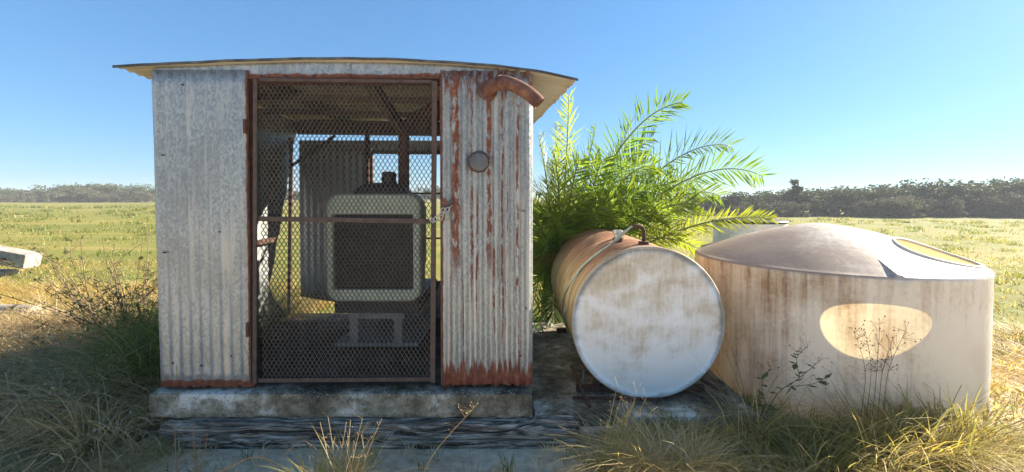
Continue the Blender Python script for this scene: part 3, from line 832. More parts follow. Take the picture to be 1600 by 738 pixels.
# hoses
def hose(off, label):
    ends = [P(1010, 360 + off, 3.45)]
    pts = [q + Vector((-.10, off * .004, .155))]
    for px, dd, e in ((975, 3.47, .115), (957, 3.50, .05), (930, 3.55, .022), (905, 3.60, .014), (888, 3.66, .012)):
        pts.append(on_tank(px + off, dd + off * .004, e))
    base_ang = math.atan2(pts[-1].z - tc.z, pts[-1].x - tc.x)
    for k in range(1, 8):
        an = base_ang + k * R(6.5); pts.append(Vector((tc.x + (RT + .012) * math.cos(an), 3.66 + .05 * k + off * .006, tc.z + (RT + .012) * math.sin(an))))
    g = G(); g.tube(smooth_pts(pts, 4), .0085, 8)
    tag(g.build('hose', 'hose', smooth=True), label, 'hose')
q = Vector((tc.x + .02, 3.46, tc.z + RT - .005))
hose(-3, 'pale green hose draped over the fuel tank, the one farther from the white end')
hose(3, 'pale green hose draped over the fuel tank, the one closer to the white end')

# ------------------------------------------------------------------ round plastic tank
TC = Vector((2.945, 3.97, .0)); TR_ = 1.088; WH = 1.12; DH = .315
rt = thing('water_tank', 'large round off-white plastic tank with stained wall and low dome', 'tank', TC)
pw = P(1374, 510, 2.95)
_k = TC.xy - pw.xy                                   # slide the point on to the wall, then back along the sun ray to the dome
pw = Vector((*(TC.xy - _k.normalized() * TR_), pw.z - TC.z))
_t = (1.25 - pw.z) / sd.z
HC = Vector((pw.x + sd.x * _t - TC.x, pw.y + sd.y * _t - TC.y)) * .94; HR = (.235, .36)
_ad = Vector((sd.x, sd.y)).normalized(); _pd = Vector((-_ad.y, _ad.x))
def hole_m(x, y):
    v = Vector((x, y)) - HC
    return math.hypot(v.dot(_pd) / HR[0], v.dot(_ad) / HR[1])
#          # opening in the dome, relative to the centre
def dome_z(r): 
    q = min(1, r / (TR_ - .02)); return WH + .015 + DH * (1 - q ** 1.55)
g = G(); N = 160; vs = []; fs = []
wall = [(TR_ - .015, -.05), (TR_ - .008, .10), (TR_, .45), (TR_ + .002, .85), (TR_ + .004, WH - .05), (TR_ + .006, WH - .02), (TR_ + .004, WH), (TR_ - .006, WH + .012), (TR_ - .02, WH + .017)]
for r, h in wall:
    for k in range(N):
        an = 2 * math.pi * k / N; w = 1 + .004 * mnoise.noise((math.cos(an) * 2, math.sin(an) * 2, h * 2))
        vs.append((r * w * math.cos(an), r * w * math.sin(an), h))
nr = 60
for j in range(1, nr):
    r = (TR_ - .02) * (1 - j / nr)
    for k in range(N):
        an = 2 * math.pi * k / N
        vs.append((r * math.cos(an), r * math.sin(an), dome_z(r) + .006 * mnoise.noise((r * math.cos(an) * 3, r * math.sin(an) * 3, 1))))
rows = len(wall) + nr - 1
inside = [hole_m(v[0], v[1]) < 1 and v[2] > WH + .02 for v in vs]
keep_v = set()
for i in range(rows - 1):
    for k in range(N):
        f = (i*N+k, i*N+(k+1) % N, (i+1)*N+(k+1) % N, (i+1)*N+k)
        cx = sum(vs[q][0] for q in f) / 4; cy = sum(vs[q][1] for q in f) / 4
        if i >= len(wall) - 1 and hole_m(cx, cy) < 1: continue
        fs.append(f); keep_v.update(f)
for q_ in keep_v:
    if inside[q_]:
        v = vs[q_]; dv = Vector((v[0] - HC.x, v[1] - HC.y)); dv = dv / max(.05, hole_m(v[0], v[1])) + HC
        vs[q_] = (dv.x, dv.y, dome_z(math.hypot(dv.x, dv.y)))
ci = len(vs); vs.append((0, 0, dome_z(0)))
for k in range(N): fs.append(((rows-1)*N+k, (rows-1)*N+(k+1) % N, ci))
g.add([Vector(v) + TC for v in vs], fs)
shell_ = g.build('shell', 'plastic', rt, smooth=True)
g = G()
ring = []
for k in range(49):
    an = 2 * math.pi * k / 48; rv = HC + _pd * (HR[0] + .004) * math.cos(an) + _ad * (HR[1] + .004) * math.sin(an); x, y = rv
    _q = min(1, (TR_ - .03) / math.hypot(x, y)); x *= _q; y *= _q
    ring.append(TC + Vector((x, y, dome_z(math.hypot(x, y)) + .004)))
g.tube(ring, .012, 8, cap=False).build('opening_rim', 'plastic', shell_, smooth=True)
# moulded lug: triangular fin at the shoulder
lug_a = math.atan2(P(1385, 420, 3.05).y - TC.y, P(1385, 420, 3.05).x - TC.x)
for an in (lug_a, lug_a + math.pi * 2 / 3, lug_a - math.pi * 2 / 3):
    e = Vector((math.cos(an), math.sin(an), 0)); s_ = Vector((-math.sin(an), math.cos(an), 0))
    r0, r1 = TR_ + .003, TR_ - .30
    def pt(r, dz, w): return TC + e * r + s_ * w + Vector((0, 0, (dome_z(r) if r < TR_ - .02 else WH) + dz))
    A = [pt(r1, -.002, 0), pt(r0 - .012, .034, -.012), pt(r0 - .012, .028, .014), pt(r0, -.012, -.030), pt(r0, -.012, .060), pt(r0 + .001, -.10, 0)]
    G().add(A, [(0, 1, 3), (0, 2, 1), (0, 4, 2), (1, 2, 4, 3), (3, 4, 5)]).build('lug', 'plastic', rt)

# white barrel tank behind
bt = thing('plastic_tub', 'dirty white tapered tub with dark rim behind the round tank', 'tub', P(1170, 440, 6.6) * 1 + Vector((0, 0, 0)))
bc = P(1170, 347, 6.6); br = .50; bt.location = (bc.x, bc.y, gz(bc.x, bc.y))
g = G(); hz = bc.z - bt.location.z
g.lathe([(br + .10, -.05), (br + .06, hz * .3), (br + .02, hz * .7), (br, hz - .06), (br + .02, hz - .055), (br + .02, hz - .005), (br - .02, hz), (br - .03, hz - .2)], bt.location, 'z', 48).build('wall', 'white_barrel', bt, smooth=False)
G().lathe([(br + .025, hz - .002), (br + .035, hz + .012), (br + .02, hz + .03), (br - .06, hz + .035), (.001, hz + .05)], bt.location, 'z', 48).build('lid', 'dark', bt, smooth=True)
q = P(1131, 364, 6.6 - br); ang = math.atan2(q.y - bc.y, q.x - bc.x)
e = Vector((math.cos(ang), math.sin(ang), 0)); s_ = Vector((-math.sin(ang), math.cos(ang), 0)); ctr = Vector((bc.x, bc.y, bt.location.z + hz * .82)) + e * (br + .022)
g = G(); pr = rrect(-.06, .06, -.075, .075, .045, 4)
g.add([ctr + s_ * u + Vector((0, 0, w)) for u, w in pr] + [ctr + s_ * u + Vector((0, 0, w)) - e * .04 for u, w in pr], [tuple(range(len(pr)))] + [(i, len(pr)+i, len(pr)+(i+1) % len(pr), (i+1) % len(pr)) for i in range(len(pr))])
g.build('patch', 'white_patch', bt)

# ------------------------------------------------------------------ concrete posts at the left
def slab_post(p, q, w, h, label, hole=False):
    g = G(); p, q = Vector(p), Vector(q); g.bar(p, q, w, h)
    o = g.build('concrete_post', 'pale_concrete', bevel=.025, origin=(p + q) / 2)
    tag(o, label, 'post'); return o
o = slab_post(P(-110, 378, 8.4), P(52, 408, 8.6), .36, .30, 'pale concrete post lying tilted with a slot in its side')
G().bar(P(-8, 406, 8.29), P(11, 405, 8.33), .05, .03, (0, 1, 0)).build('slot', 'black', o)  # solid black bar stands in for the shade inside the slot
slab_post(P(-110, 432, 8.4), P(16, 436, 8.5), .36, .34, 'short pale concrete post propping up the tilted post')
g = G(); a_, b_ = P(-60, 484, 5.3), P(56, 486, 5.3); g.tube([a_, b_], .075, 20)
o = g.build('fallen_pipe', 'pale_concrete', origin=(a_ + b_) / 2, smooth=False); tag(o, 'fallen round concrete pipe with a black band in the dry grass', 'pipe')
m_ = P(27, 485.2, 5.3); t_ = (b_ - a_).normalized()
G().tube([m_ - t_ * .02, m_ + t_ * .02], .079, 20).build('band', 'black', o)

# ------------------------------------------------------------------ palm
palm = thing('date_palm', 'bushy young date palm with arching green fronds behind the fuel tank', 'palm tree', (.62, 5.75, .0))
PB = Vector((.62, 5.75, .35))
G().tube([(.62, 5.75, -.1), (.62, 5.75, .25), (.63, 5.75, .55)], [.20, .22, .14], 12).build('trunk', 'palm_trunk', palm, smooth=True)
def frond(B, C, T, nl, L, tone, roll=0.0, rr=random, brown=False):
    B, C, T = Vector(B), Vector(C), Vector(T)
    n = 22; pts = [B * (1-t)**2 + C * 2*t*(1-t) + T * t*t for t in [i / n for i in range(n + 1)]]
    fo = G().tube(pts, [.018 * (1 - .85 * i / n) + .002 for i in range(n + 1)], 6).build('frond', 'rachis', palm, smooth=True)
    V = []; Fc = []; Cc = []
    nl = int(nl * .8)
    for i in range(nl):
        t = .16 + .84 * (i + .5) / nl
        p = B * (1-t)**2 + C * 2*t*(1-t) + T * t*t
        tan = ((C - B) * (1 - t) + (T - C) * t).normalized()
        side = tan.cross(Vector((0, 0, 1)))
        if side.length < .15: side = Vector((1, 0, 0))
        side.normalize(); up = side.cross(tan).normalized()
        side = (side * math.cos(roll) + up * math.sin(roll)).normalized(); up = side.cross(tan).normalized()
        ln = L * (.55 + .45 * math.sin(min(1, t * 1.25) * math.pi * .85 + .2)) * (1.0 if t < .85 else 1.0 - (t - .85) * 2.6)
        fw = .55 + 1.0 * max(0, t - .35)
        for s in (-1, 1):
            jit = rr.uniform(-.38, .30); upk = rr.choice((.50, .30, .08)) + rr.uniform(-.12, .12)
            d = (side * s + tan * (fw + jit) + up * upk).normalized()
            l = ln * rr.uniform(.9, 1.35); w = .0105 * rr.uniform(.8, 1.2)
            wv = d.cross(up).normalized() * w
            droop = Vector((0, 0, -.10 * l * rr.uniform(.1, 1.2)))
            m_ = p + d * l * .45 + droop * .25; e_ = p + d * l + droop
            b = len(V); fold = up * (w * .45)
            V += [p - wv * .4, p + wv * .4, m_ - wv, m_ - fold * 1.0, m_ + wv, e_]
            Fc += [(b, b+3, b+2), (b, b+1, b+3), (b+1, b+4, b+3), (b+2, b+3, b+5), (b+3, b+4, b+5)]
            k = rr.uniform(.75, 1.25); y_ = tone + rr.uniform(-.1, .1)
            y_ = min(1, max(0, y_))
            g_ = Vector((.105, .19, .04)) * (1 - y_) + Vector((.35, .34, .05)) * y_
            if brown: g_ = Vector((.34, .24, .12))
            Cc += [tuple(g_ * k)] * 6
    gg = G(); gg.add(V, Fc); o = gg.build('leaflets', 'palm', fo, kind='stuff')
    at = o.data.color_attributes.new('tint', 'FLOAT_COLOR', 'POINT')
    at.data.foreach_set('color', np.array([(*c, 1) for c in Cc], dtype=np.float32).ravel())
rp = random.Random(5)
spec = [  # tip px, control px, depth of tip, leaflets, tone
    ((1066, 160), (955, 175), 5.3, 62, .12, .35), ((1192, 276), (1075, 215), 5.2, 64, .15, .35), ((1142, 228), (1035, 205), 5.9, 58, .12, .35),
    ((889, 150), (886, 280), 5.5, 60, .55, .32), ((1206, 342), (1075, 322), 5.0, 70, .85, .20), ((1124, 306), (1050, 270), 5.6, 54, .2, .30),
    ((1096, 392), (1000, 330), 5.2, 54, .7, .24), ((985, 195), (955, 260), 6.3, 54, .15, .32), ((842, 215), (862, 300), 5.5, 56, .75, .32),
    ((838, 300), (870, 300), 5.2, 54, .55, .32), ((905, 250), (890, 290), 5.0, 56, .35, .34), ((1020, 260), (965, 250), 5.2, 60, .25, .36),
    ((985, 310), (945, 300), 4.9, 60, .35, .36), ((850, 400), (860, 330), 5.0, 54, .3, .34), ((1040, 345), (985, 290), 5.2, 58, .3, .34),
    ((835, 470), (850, 380), 5.1, 50, .3, .32), ((930, 200), (915, 280), 6.2, 56, .2, .36), ((860, 262), (875, 300), 5.9, 54, .65, .34),
    ((1075, 330), (1000, 280), 5.8, 54, .3, .34), ((950, 330), (930, 300), 4.9, 56, .3, .36), ((880, 330), (885, 300), 4.9, 56, .45, .36),
    ((845, 540), (845, 430), 4.9, 44, .2, .30), ((870, 560), (855, 420), 5.1, 44, .15, .30), ((1100, 350), (1020, 320), 6.2, 50, .5, .32),
    ((870, 200), (878, 290), 6.3, 52, .3, .34),
    ((1000, 235), (955, 265), 5.6, 56, .15, .36), ((1048, 290), (985, 275), 5.4, 58, .2, .36), ((1085, 285), (1010, 262), 5.9, 56, .2, .36), ((1060, 375), (990, 310), 5.3, 52, .4, .32),
    ((1012, 300), (960, 290), 5.1, 56, .15, .36), ((940, 250), (925, 300), 5.2, 56, .25, .36), ((1020, 215), (960, 250), 6.1, 54, .15, .36), ((865, 235), (880, 300), 5.2, 56, .5, .36), ((845, 340), (865, 310), 5.3, 56, .35, .36), ((1090, 320), (1015, 300), 5.4, 54, .5, .34)]
for tip, ctl, dd, nl, tone, L in spec:
    T = P(*tip, dd); C_ = P(*ctl, (dd + 5.75) / 2)
    frond(PB + Vector((rp.uniform(-.06, .06), rp.uniform(-.06, .06), 0)), C_ * 1.0, T, nl, L * 1.3, tone, rp.choice((-1, 1)) * rp.uniform(.75, 1.25), rp)
for k in range(34):
    az = rp.uniform(0, 2 * math.pi); el = rp.uniform(.35, 1.25); L_ = rp.uniform(1.0, 1.9)
    dirv = Vector((math.cos(az), math.sin(az), 0))
    T = PB + dirv * L_ * math.cos(el) * 1.05 + Vector((0, 0, L_ * math.sin(el) * .85))
    C_ = PB + dirv * L_ * .35 * math.cos(el) + Vector((0, 0, L_ * math.sin(el) * .75))
    if T.x < .25 and T.y < 5.15: continue
    if T.y < 4.7: T.y = 4.9
    frond(PB, C_, T, 50, .36, rp.choice((.0, .1, .2, .3, .6)), rp.uniform(-1.2, 1.2), rp, brown=(k % 9 == 0 and el < .8))

# ------------------------------------------------------------------ trees
def make_tree(seed, kind):
    r = random.Random(seed); h = 1.0
    root = bpy.data.objects.new('oak_tree' if kind != 'pine' else 'pine_tree', None)
    g = G(); tips = []
    g.tube([(0, 0, -.05), (.01, 0, .18), (.02 * r.uniform(-1, 1), 0, .42)], [.035, .026, .016], 7)
    nb = 11 if kind != 'pine' else 7
    blobs = []
    for k in range(nb):
        az = r.uniform(0, 6.28); rad = r.uniform(.05, .40) if kind != 'pine' else r.uniform(0, .18)
        z = (r.uniform(.28, .88) - .25 * rad) if kind != 'pine' else r.uniform(.62, .97)
        c = Vector((rad * math.cos(az), rad * math.sin(az), z)); blobs.append((c, r.uniform(.15, .26) if kind != 'pine' else r.uniform(.07, .13)))
        m_ = Vector((c.x * .45, c.y * .45, z * .62 + .05))
        g.tube([(0, 0, .22 + .1 * r.random()), m_, c], [.014, .009, .004], 5)
    if kind == 'pine': g.tube([(0, 0, .4), (.01, 0, .7), (0, .01, .95)], [.015, .011, .004], 6)
    if kind == 'scrub':
        for k in range(7):
            az = r.uniform(0, 6.28); blobs.append((Vector((r.uniform(.2, .5) * math.cos(az), r.uniform(.2, .5) * math.sin(az), r.uniform(.12, .3))), r.uniform(.10, .18)))
    V = []; Fc = []
    for c, br_ in blobs:
        for k in range(95):
            d = Vector((r.gauss(0, 1), r.gauss(0, 1), r.gauss(0, 1))).normalized() * (br_ * r.uniform(.35, 1.12))
            d.z *= .75
            p = c + d; s = r.uniform(.022, .05)
            a_ = Vector((r.gauss(0, 1), r.gauss(0, 1), r.gauss(0, 1))).normalized(); b_ = a_.cross(Vector((r.gauss(0, 1), r.gauss(0, 1), r.gauss(0, 1)))).normalized()
            b = len(V); V += [p - a_ * s, p + b_ * s * .6, p + a_ * s, p - b_ * s * .6]; Fc.append((b, b+1, b+2, b+3))
    gc = G(); gc.add(V, Fc)
    tr = g.build('trunk', 'bark'); cr = gc.build('crown', 'tree_b' if kind == 'scrub' else 'tree_a')
    tr.parent = root; cr.parent = root
    return root, tr, cr
protos = [make_tree(s, 'oak') for s in (1, 2, 3, 4)] + [make_tree(s, 'scrub') for s in (11, 12, 13)] + [make_tree(21, 'pine')]
used = [False] * len(protos)
def place_tree(i, loc, h, wx, rz, label, group):
    rt_, tr, cr = protos[i]
    if not used[i]:
        used[i] = True; COL.objects.link(rt_); o = rt_
    else:
        o = rt_.copy(); COL.objects.link(o)
        for ch in (tr, cr):
            c = ch.copy(); COL.objects.link(c); c.parent = o
    o.location = loc; o.scale = (h * wx, h * wx, h); o.rotation_euler = (0, 0, rz)
    tag(o, label, 'tree', group); return o
rt2 = random.Random(3)
def tree_row(px0, px1, step, d, top_fn, base_off, label, group, kinds):
    px = px0
    while px < px1:
        dd = d + rt2.uniform(-5, 5)
        x = (px - 800) / F_PX * dd; z = gz(x, dd) - .1
        topy = top_fn(px) + rt2.uniform(-2, 7)
        hz_ = EYE + (HOR - topy) / F_PX * dd - z
        i = rt2.choice(kinds)
        place_tree(i, (x, dd, z), max(1.5, hz_ * (1.04 if i < 4 else 1.0)), rt2.uniform(1.1, 1.7), rt2.uniform(0, 6.28), label, group)
        px += step * rt2.uniform(.7, 1.3)
def top_left(px):
    return float(np.interp(px, [-120, 0, 60, 90, 140, 190, 240, 330, 560, 700, 830], [290, 290, 294, 288, 285, 287, 288, 290, 292, 292, 292]))
def top_right(px):
    return float(np.interp(px, [1000, 1130, 1180, 1240, 1300, 1350, 1420, 1480, 1520, 1560, 1600, 1720], [303, 301, 299, 294, 292, 290, 284, 284, 286, 280, 280, 278]))
tree_row(-120, 250, 10, 140, top_left, 0, 'rounded scrub oak in the far treeline beyond the fallen concrete posts', 'trees left of the shed', (0, 1, 2, 3, 4))
tree_row(-120, 250, 13, 131, lambda p: top_left(p) + 9, 0, 'rounded scrub oak in the far treeline beyond the fallen concrete posts', 'trees left of the shed', (4, 5, 6))
tree_row(440, 720, 15, 130, top_left, 0, 'dark oak in the far treeline seen through the shed doorway', 'trees behind the shed', (0, 1, 2, 3))
tree_row(1060, 1720, 11.5, 96, top_right, 0, 'grey-green oak in the tall treeline across the field behind the round tank', 'trees behind the tanks', (0, 1, 2, 3))
tree_row(1060, 1720, 17, 88, lambda p: top_right(p) + 17, 0, 'low pale scrub tree at the field edge behind the round tank', 'scrub trees behind the tanks', (4, 5, 6))
def single(px, top, d, i, label, wx=1.0):
    x = (px - 800) / F_PX * d; z = gz(x, d) - .1
    place_tree(i, (x, d, z), (EYE + (HOR - top) / F_PX * d - z) * 1.03, wx, 1.0, label, None)
single(1241, 285, 92, 7, 'tall thin pine rising above the treeline behind the palm', 1.1)
single(1438, 281, 94, 1, 'broad tall oak, one of two standing above the treeline, nearer the pine', 1.1)
single(1556, 275, 94, 3, 'tallest broad oak standing well above the treeline beyond the round tank', 1.2)

# ------------------------------------------------------------------ grass (blades as real geometry)
PAL = {
    'straw': [(.64, .50, .27), (.56, .42, .21), (.70, .58, .37), (.48, .35, .18)],
    'gold':  [(.62, .46, .13), (.54, .43, .11), (.46, .40, .09), (.66, .54, .23)],
    'green': [(.14, .20, .045), (.18, .24, .055), (.24, .29, .075), (.12, .16, .045)],
    'olive': [(.30, .29, .10), (.36, .32, .12), (.24, .24, .08), (.44, .37, .16)],
    'grey':  [(.62, .49, .31), (.70, .57, .37), (.50, .39, .24), (.78, .66, .47), (.34, .29, .15)],
}
def blades(name, pts, h, w, lean, curl, pals, label, mat='grass', segs=3, seed=0, parent=None, az=None, col=None):
    """pts Nx2 (or Nx3) roots; h (lo,hi); every blade a tapering bent ribbon"""
    r = np.random.default_rng(seed); n = len(pts)
    root = np.zeros((n, 3)); root[:, :2] = pts[:, :2]
    root[:, 2] = pts[:, 2] if pts.shape[1] > 2 else [gz(x, y) for x, y in pts[:, :2]]
    hh = h if isinstance(h, np.ndarray) else r.uniform(h[0], h[1], n)
    if az is None: az = r.uniform(0, 2 * np.pi, n)
    dr = np.stack([np.cos(az), np.sin(az), np.zeros(n)], 1)
    wz = az + np.pi / 2 + r.uniform(-.8, .8, n); wd = np.stack([np.cos(wz), np.sin(wz), np.zeros(n)], 1)
    le = r.uniform(lean[0], lean[1], n); cu = r.uniform(curl[0], curl[1], n); ww = w * r.uniform(.6, 1.4, n)
    if not isinstance(w, np.ndarray): pass
    V = np.zeros((n, segs * 2 + 1, 3), np.float32)
    for k in range(segs + 1):
        t = k / segs
        off = dr * ((le * t + cu * t * t) * hh)[:, None]
        zz = hh * (t - .42 * np.minimum(cu, 1.6) * t * t * t)
        p = root + off; p[:, 2] += zz - .02 * (k == 0)
        wk = (ww * (1 - .75 * t))[:, None]
        if k < segs: V[:, 2*k] = p - wd * wk; V[:, 2*k+1] = p + wd * wk
        else: V[:, 2*k] = p
    m = segs * 2 + 1
    base = np.arange(n, dtype=np.int64)[:, None] * m
    quads = []; 
    fq = np.array([[2*k, 2*k+1, 2*k+3, 2*k+2] for k in range(segs - 1)]).reshape(-1)
    ft_ = np.array([2*(segs-1), 2*(segs-1)+1, 2*segs])
    loops = np.concatenate([base + fq[None], base + ft_[None]], 1).ravel()
    sizes = np.tile(np.array([4] * (segs - 1) + [3]), n)
    starts = np.concatenate([[0], np.cumsum(sizes)[:-1]])
    me = bpy.data.meshes.new(name)
    me.vertices.add(n * m); me.vertices.foreach_set('co', V.ravel())
    me.loops.add(len(loops)); me.loops.foreach_set('vertex_index', loops.astype(np.int32))
    me.polygons.add(len(sizes)); me.polygons.foreach_set('loop_start', starts.astype(np.int32))
    if col is None:
        pl = np.array([c for p_, wgt in pals for c in PAL[p_] for _ in range(wgt)]); col = pl[r.integers(0, len(pl), n)]
    col = np.minimum(.85, col * r.uniform(.75, 1.2, n)[:, None])
    cc = np.ones((n, m, 4), np.float32); cc[:, :, :3] = col[:, None, :]
    me.update(calc_edges=True)
    at = me.color_attributes.new('tint', 'FLOAT_COLOR', 'POINT'); at.data.foreach_set('color', cc.ravel())
    me.materials.append(M[mat]); me.validate()
    o = bpy.data.objects.new(name, me); COL.objects.link(o)
    if parent: o.parent = parent
    else: o['kind'] = 'stuff'; o['label'] = label; o['category'] = 'grass'
    return o
def blocked(x, y):
    b = (x > -2.66) & (x < .22) & (y > 2.84) & (y < 5.1)
    b |= (x > .1) & (x < 1.80) & (y > 3.0) & (y < 5.3)
    b |= (np.hypot(x - TC.x, y - TC.y) < TR_ + .03)
    return b
def nz2(x, y, s, o=0): return np.array([mnoise.noise((a * s, b * s, o)) for a, b in zip(x, y)])
def scatter(n, x0, x1, y0, y1, keep=None, seed=0):
    r = np.random.default_rng(seed); x = r.uniform(x0, x1, n); y = r.uniform(y0, y1, n)
    k = ~blocked(x, y)
    k &= np.abs(x) < y * 1.36 + .6
    x, y = x[k], y[k]
    if keep is not None: k = keep(x, y, r); x, y = x[k], y[k]
    return np.stack([x, y], 1)
def clumpy(s, lo, o=0, soft=.25):
    return lambda x, y, r: nz2(x, y, s, o) + r.uniform(-soft, soft, len(x)) > lo

def tufts(name, label, area, n, per, rad, h, w, lean, curl, pals, keep=None, seed=0, segs=4, sx=1.0):
    """blades gathered in tufts that splay from their own centre, each tuft with its own height, lean and hue"""
    r = np.random.default_rng(seed)
    c = scatter(n, *area, keep, seed) if area is not None else n
    k = r.integers(per[0], per[1], len(c)); idx = np.repeat(np.arange(len(c)), k); m = len(idx)
    a0 = r.uniform(0, 2 * np.pi, m); rr = np.abs(r.normal(0, 1, m))
    off = np.stack([np.cos(a0) * rr * rad * sx, np.sin(a0) * rr * rad], 1)
    bias = r.uniform(0, 2 * np.pi, len(c))[idx]; bk = r.uniform(0, 1.1, len(c))[idx]
    dx = np.cos(a0) * (.3 + rr * .5) + bk * np.cos(bias); dy = np.sin(a0) * (.3 + rr * .5) + bk * np.sin(bias)
    az = np.arctan2(dy, dx) + r.normal(0, .35, m)
    th = r.uniform(.55, 1.15, len(c))[idx]
    hh = (h[0] + (h[1] - h[0]) * r.beta(2, 2.6, m)) * th
    pts = c[idx] + off
    ok = ~blocked(pts[:, 0], pts[:, 1])
    pl = np.array([cc for p_, wgt in pals for cc in PAL[p_] for _ in range(wgt)])
    tc_ = pl[r.integers(0, len(pl), len(c))][idx]; own = pl[r.integers(0, len(pl), m)]
    mixk = r.uniform(.0, .75, m)[:, None]; col = tc_ * (1 - mixk) + own * mixk
    return blades(name, pts[ok], hh[ok], w, lean, curl, pals, label, seed=seed, segs=segs, az=az[ok], col=col[ok])

# tall grey-tan grass in the shed's shadow
tufts('tall_grass', 'tangle of tall grey dry grass in the shade left of the shed', (-6.0, -2.66, 2.62, 4.95), 400, (22, 42), .08, (.16, .78), .0046, (.0, .8), (.4, 1.8), [('grey', 4), ('straw', 3)], lambda x, y, r: y > 2.75 + .25 * np.sin(x * 3) + r.uniform(-.2, .1, len(x)), 1, 5)
tufts('tall_grass', 'dark green grass against the left corner of the shed', (-3.5, -2.66, 3.5, 4.95), 120, (30, 50), .08, (.3, 1.15), .0050, (.1, .6), (.2, 1.2), [('green', 3), ('olive', 1)], None, 2, 4)
# low weeds in the foreground left
tufts('low_grass', 'sparse low weeds on the sandy soil by the end of the timber', (-4.2, -2.2, 2.2, 3.2), 200, (14, 30), .05, (.04, .17), .0040, (.2, .9), (.2, 1.2), [('green', 1), ('grey', 3), ('olive', 1)], clumpy(1.8, -.05, 6), 3, 3)
# golden dry grass lit behind the shadow on the left
tufts('dry_grass', 'sunlit straw grass around the fallen concrete posts', (-9.5, -2.7, 4.5, 7.4), 900, (22, 40), .09, (.10, .42), .0042, (.1, .8), (.3, 1.5), [('straw', 3), ('gold', 3)], clumpy(.9, -.3, 8), 4, 3)
# right: yellow sunlit grass round the tank
tufts('tank_grass', 'thick yellow and olive grass around the round tank', (1.0, 6.6, 2.1, 5.2), 900, (20, 40), .085, (.07, .27), .0042, (.1, 1.0), (.3, 1.6), [('gold', 5), ('straw', 4), ('olive', 2), ('green', 1)], lambda x, y, r: (nz2(x, y, 1.4, 1) + r.uniform(-.3, .3, len(x)) > -.22) & ((x > 1.95) | (y < 2.95)), 5, 4)
tufts('fallen_straw', 'pale fallen straw lying flat between the grass by the round tank', (.9, 6.6, 2.1, 5.4), 1500, (10, 18), .13, (.03, .08), .0038, (1.6, 4.5), (.2, 1.2), [('straw', 3), ('gold', 2)], None, 15, 3)
tufts('fallen_straw', 'pale fallen straw lying flat in the shade left of the shed', (-5.2, -2.2, 2.3, 4.8), 900, (10, 18), .14, (.03, .08), .0040, (2.0, 5.0), (.2, 1.2), [('grey', 3), ('straw', 2)], None, 16, 3)
# taller sheaves against the tank wall
sh = [((px - 800) / F_PX * dd, dd) for px, dd in ((1215, 2.85), (1270, 2.78), (1310, 2.72), (1345, 2.62), (1372, 2.70), (1400, 2.74), (1430, 2.70), (1460, 2.78), (1490, 2.72), (1515, 2.85), (1545, 2.9), (1420, 2.62), (1450, 2.6), (1475, 2.66), (1500, 2.58),  (1330, 2.45), (1250, 2.6), (1300, 2.5), (1390, 2.5), (1180, 2.9))]
tufts('tall_grass', 'tall grass sheaves against the wall of the round tank', None, np.array(sh), (80, 150), .085, (.15, .72), .0040, (.05, .6), (.2, 1.3), [('grey', 1), ('olive', 3), ('gold', 1), ('green', 1)], None, 6, 5, 1.4)
# sunlit clump in front of the fuel tank
c1 = P(1035, 700, 2.62); r_ = np.random.default_rng(40)
q_ = np.stack([c1.x + r_.normal(0, .13, 46), 2.46 + r_.normal(0, .07, 46)], 1)
tufts('grass_clump', 'sunlit straw grass clump in front of the fuel tank', None, q_, (22, 40), .05, (.12, .46), .0026, (.0, .6), (.3, 1.9), [('straw', 5), ('gold', 2), ('grey', 1)], None, 7, 5)
# shaded short grass beneath the fuel tank front and at the slab end
tufts('low_grass', 'short green grass in the shade before the concrete pad', (.40, 2.4, 2.35, 3.02), 240, (14, 26), .055, (.05, .17), .0036, (.2, 1.0), (.3, 1.4), [('green', 1), ('grey', 4), ('olive', 2)], clumpy(2.0, -.2, 9), 8, 3)
tufts('low_grass', 'sparse grass sprouts on the sand below the timber', (-2.3, .6, 2.2, 2.80), 90, (6, 14), .04, (.02, .09), .0030, (.2, 1.0), (.2, 1.1), [('green', 2), ('grey', 3)], None, 9, 3)
# broad low leaves between the grass
tufts('weed_leaves', 'broad low weed leaves among the grass before the round tank', (.6, 5.5, 2.1, 3.6), 420, (8, 18), .06, (.05, .20), .0085, (.3, 1.1), (.3, 1.2), [('olive', 2), ('green', 2), ('gold', 2)], clumpy(1.6, -.1, 21), 21, 3)
tufts('weed_leaves', 'broad low weed leaves in the shade left of the shed', (-5.0, -2.4, 2.3, 4.6), 420, (8, 18), .06, (.05, .20), .0075, (.3, 1.1), (.3, 1.2), [('olive', 3), ('green', 1), ('grey', 4)], clumpy(1.6, -.1, 22), 22, 3)
# tuft before the door
c2 = (P(535, 760, 2.38).x, 2.34); r_ = np.random.default_rng(41)
q_ = np.stack([c2[0] + r_.normal(0, .09, 9), c2[1] + r_.normal(0, .04, 9)], 1)
tufts('grass_clump', 'thin sunlit grass tuft before the mesh door', None, q_, (26, 44), .04, (.12, .48), .0024, (.05, .6), (.1, 1.1), [('straw', 3), ('gold', 2), ('green', 1)], None, 10, 5)
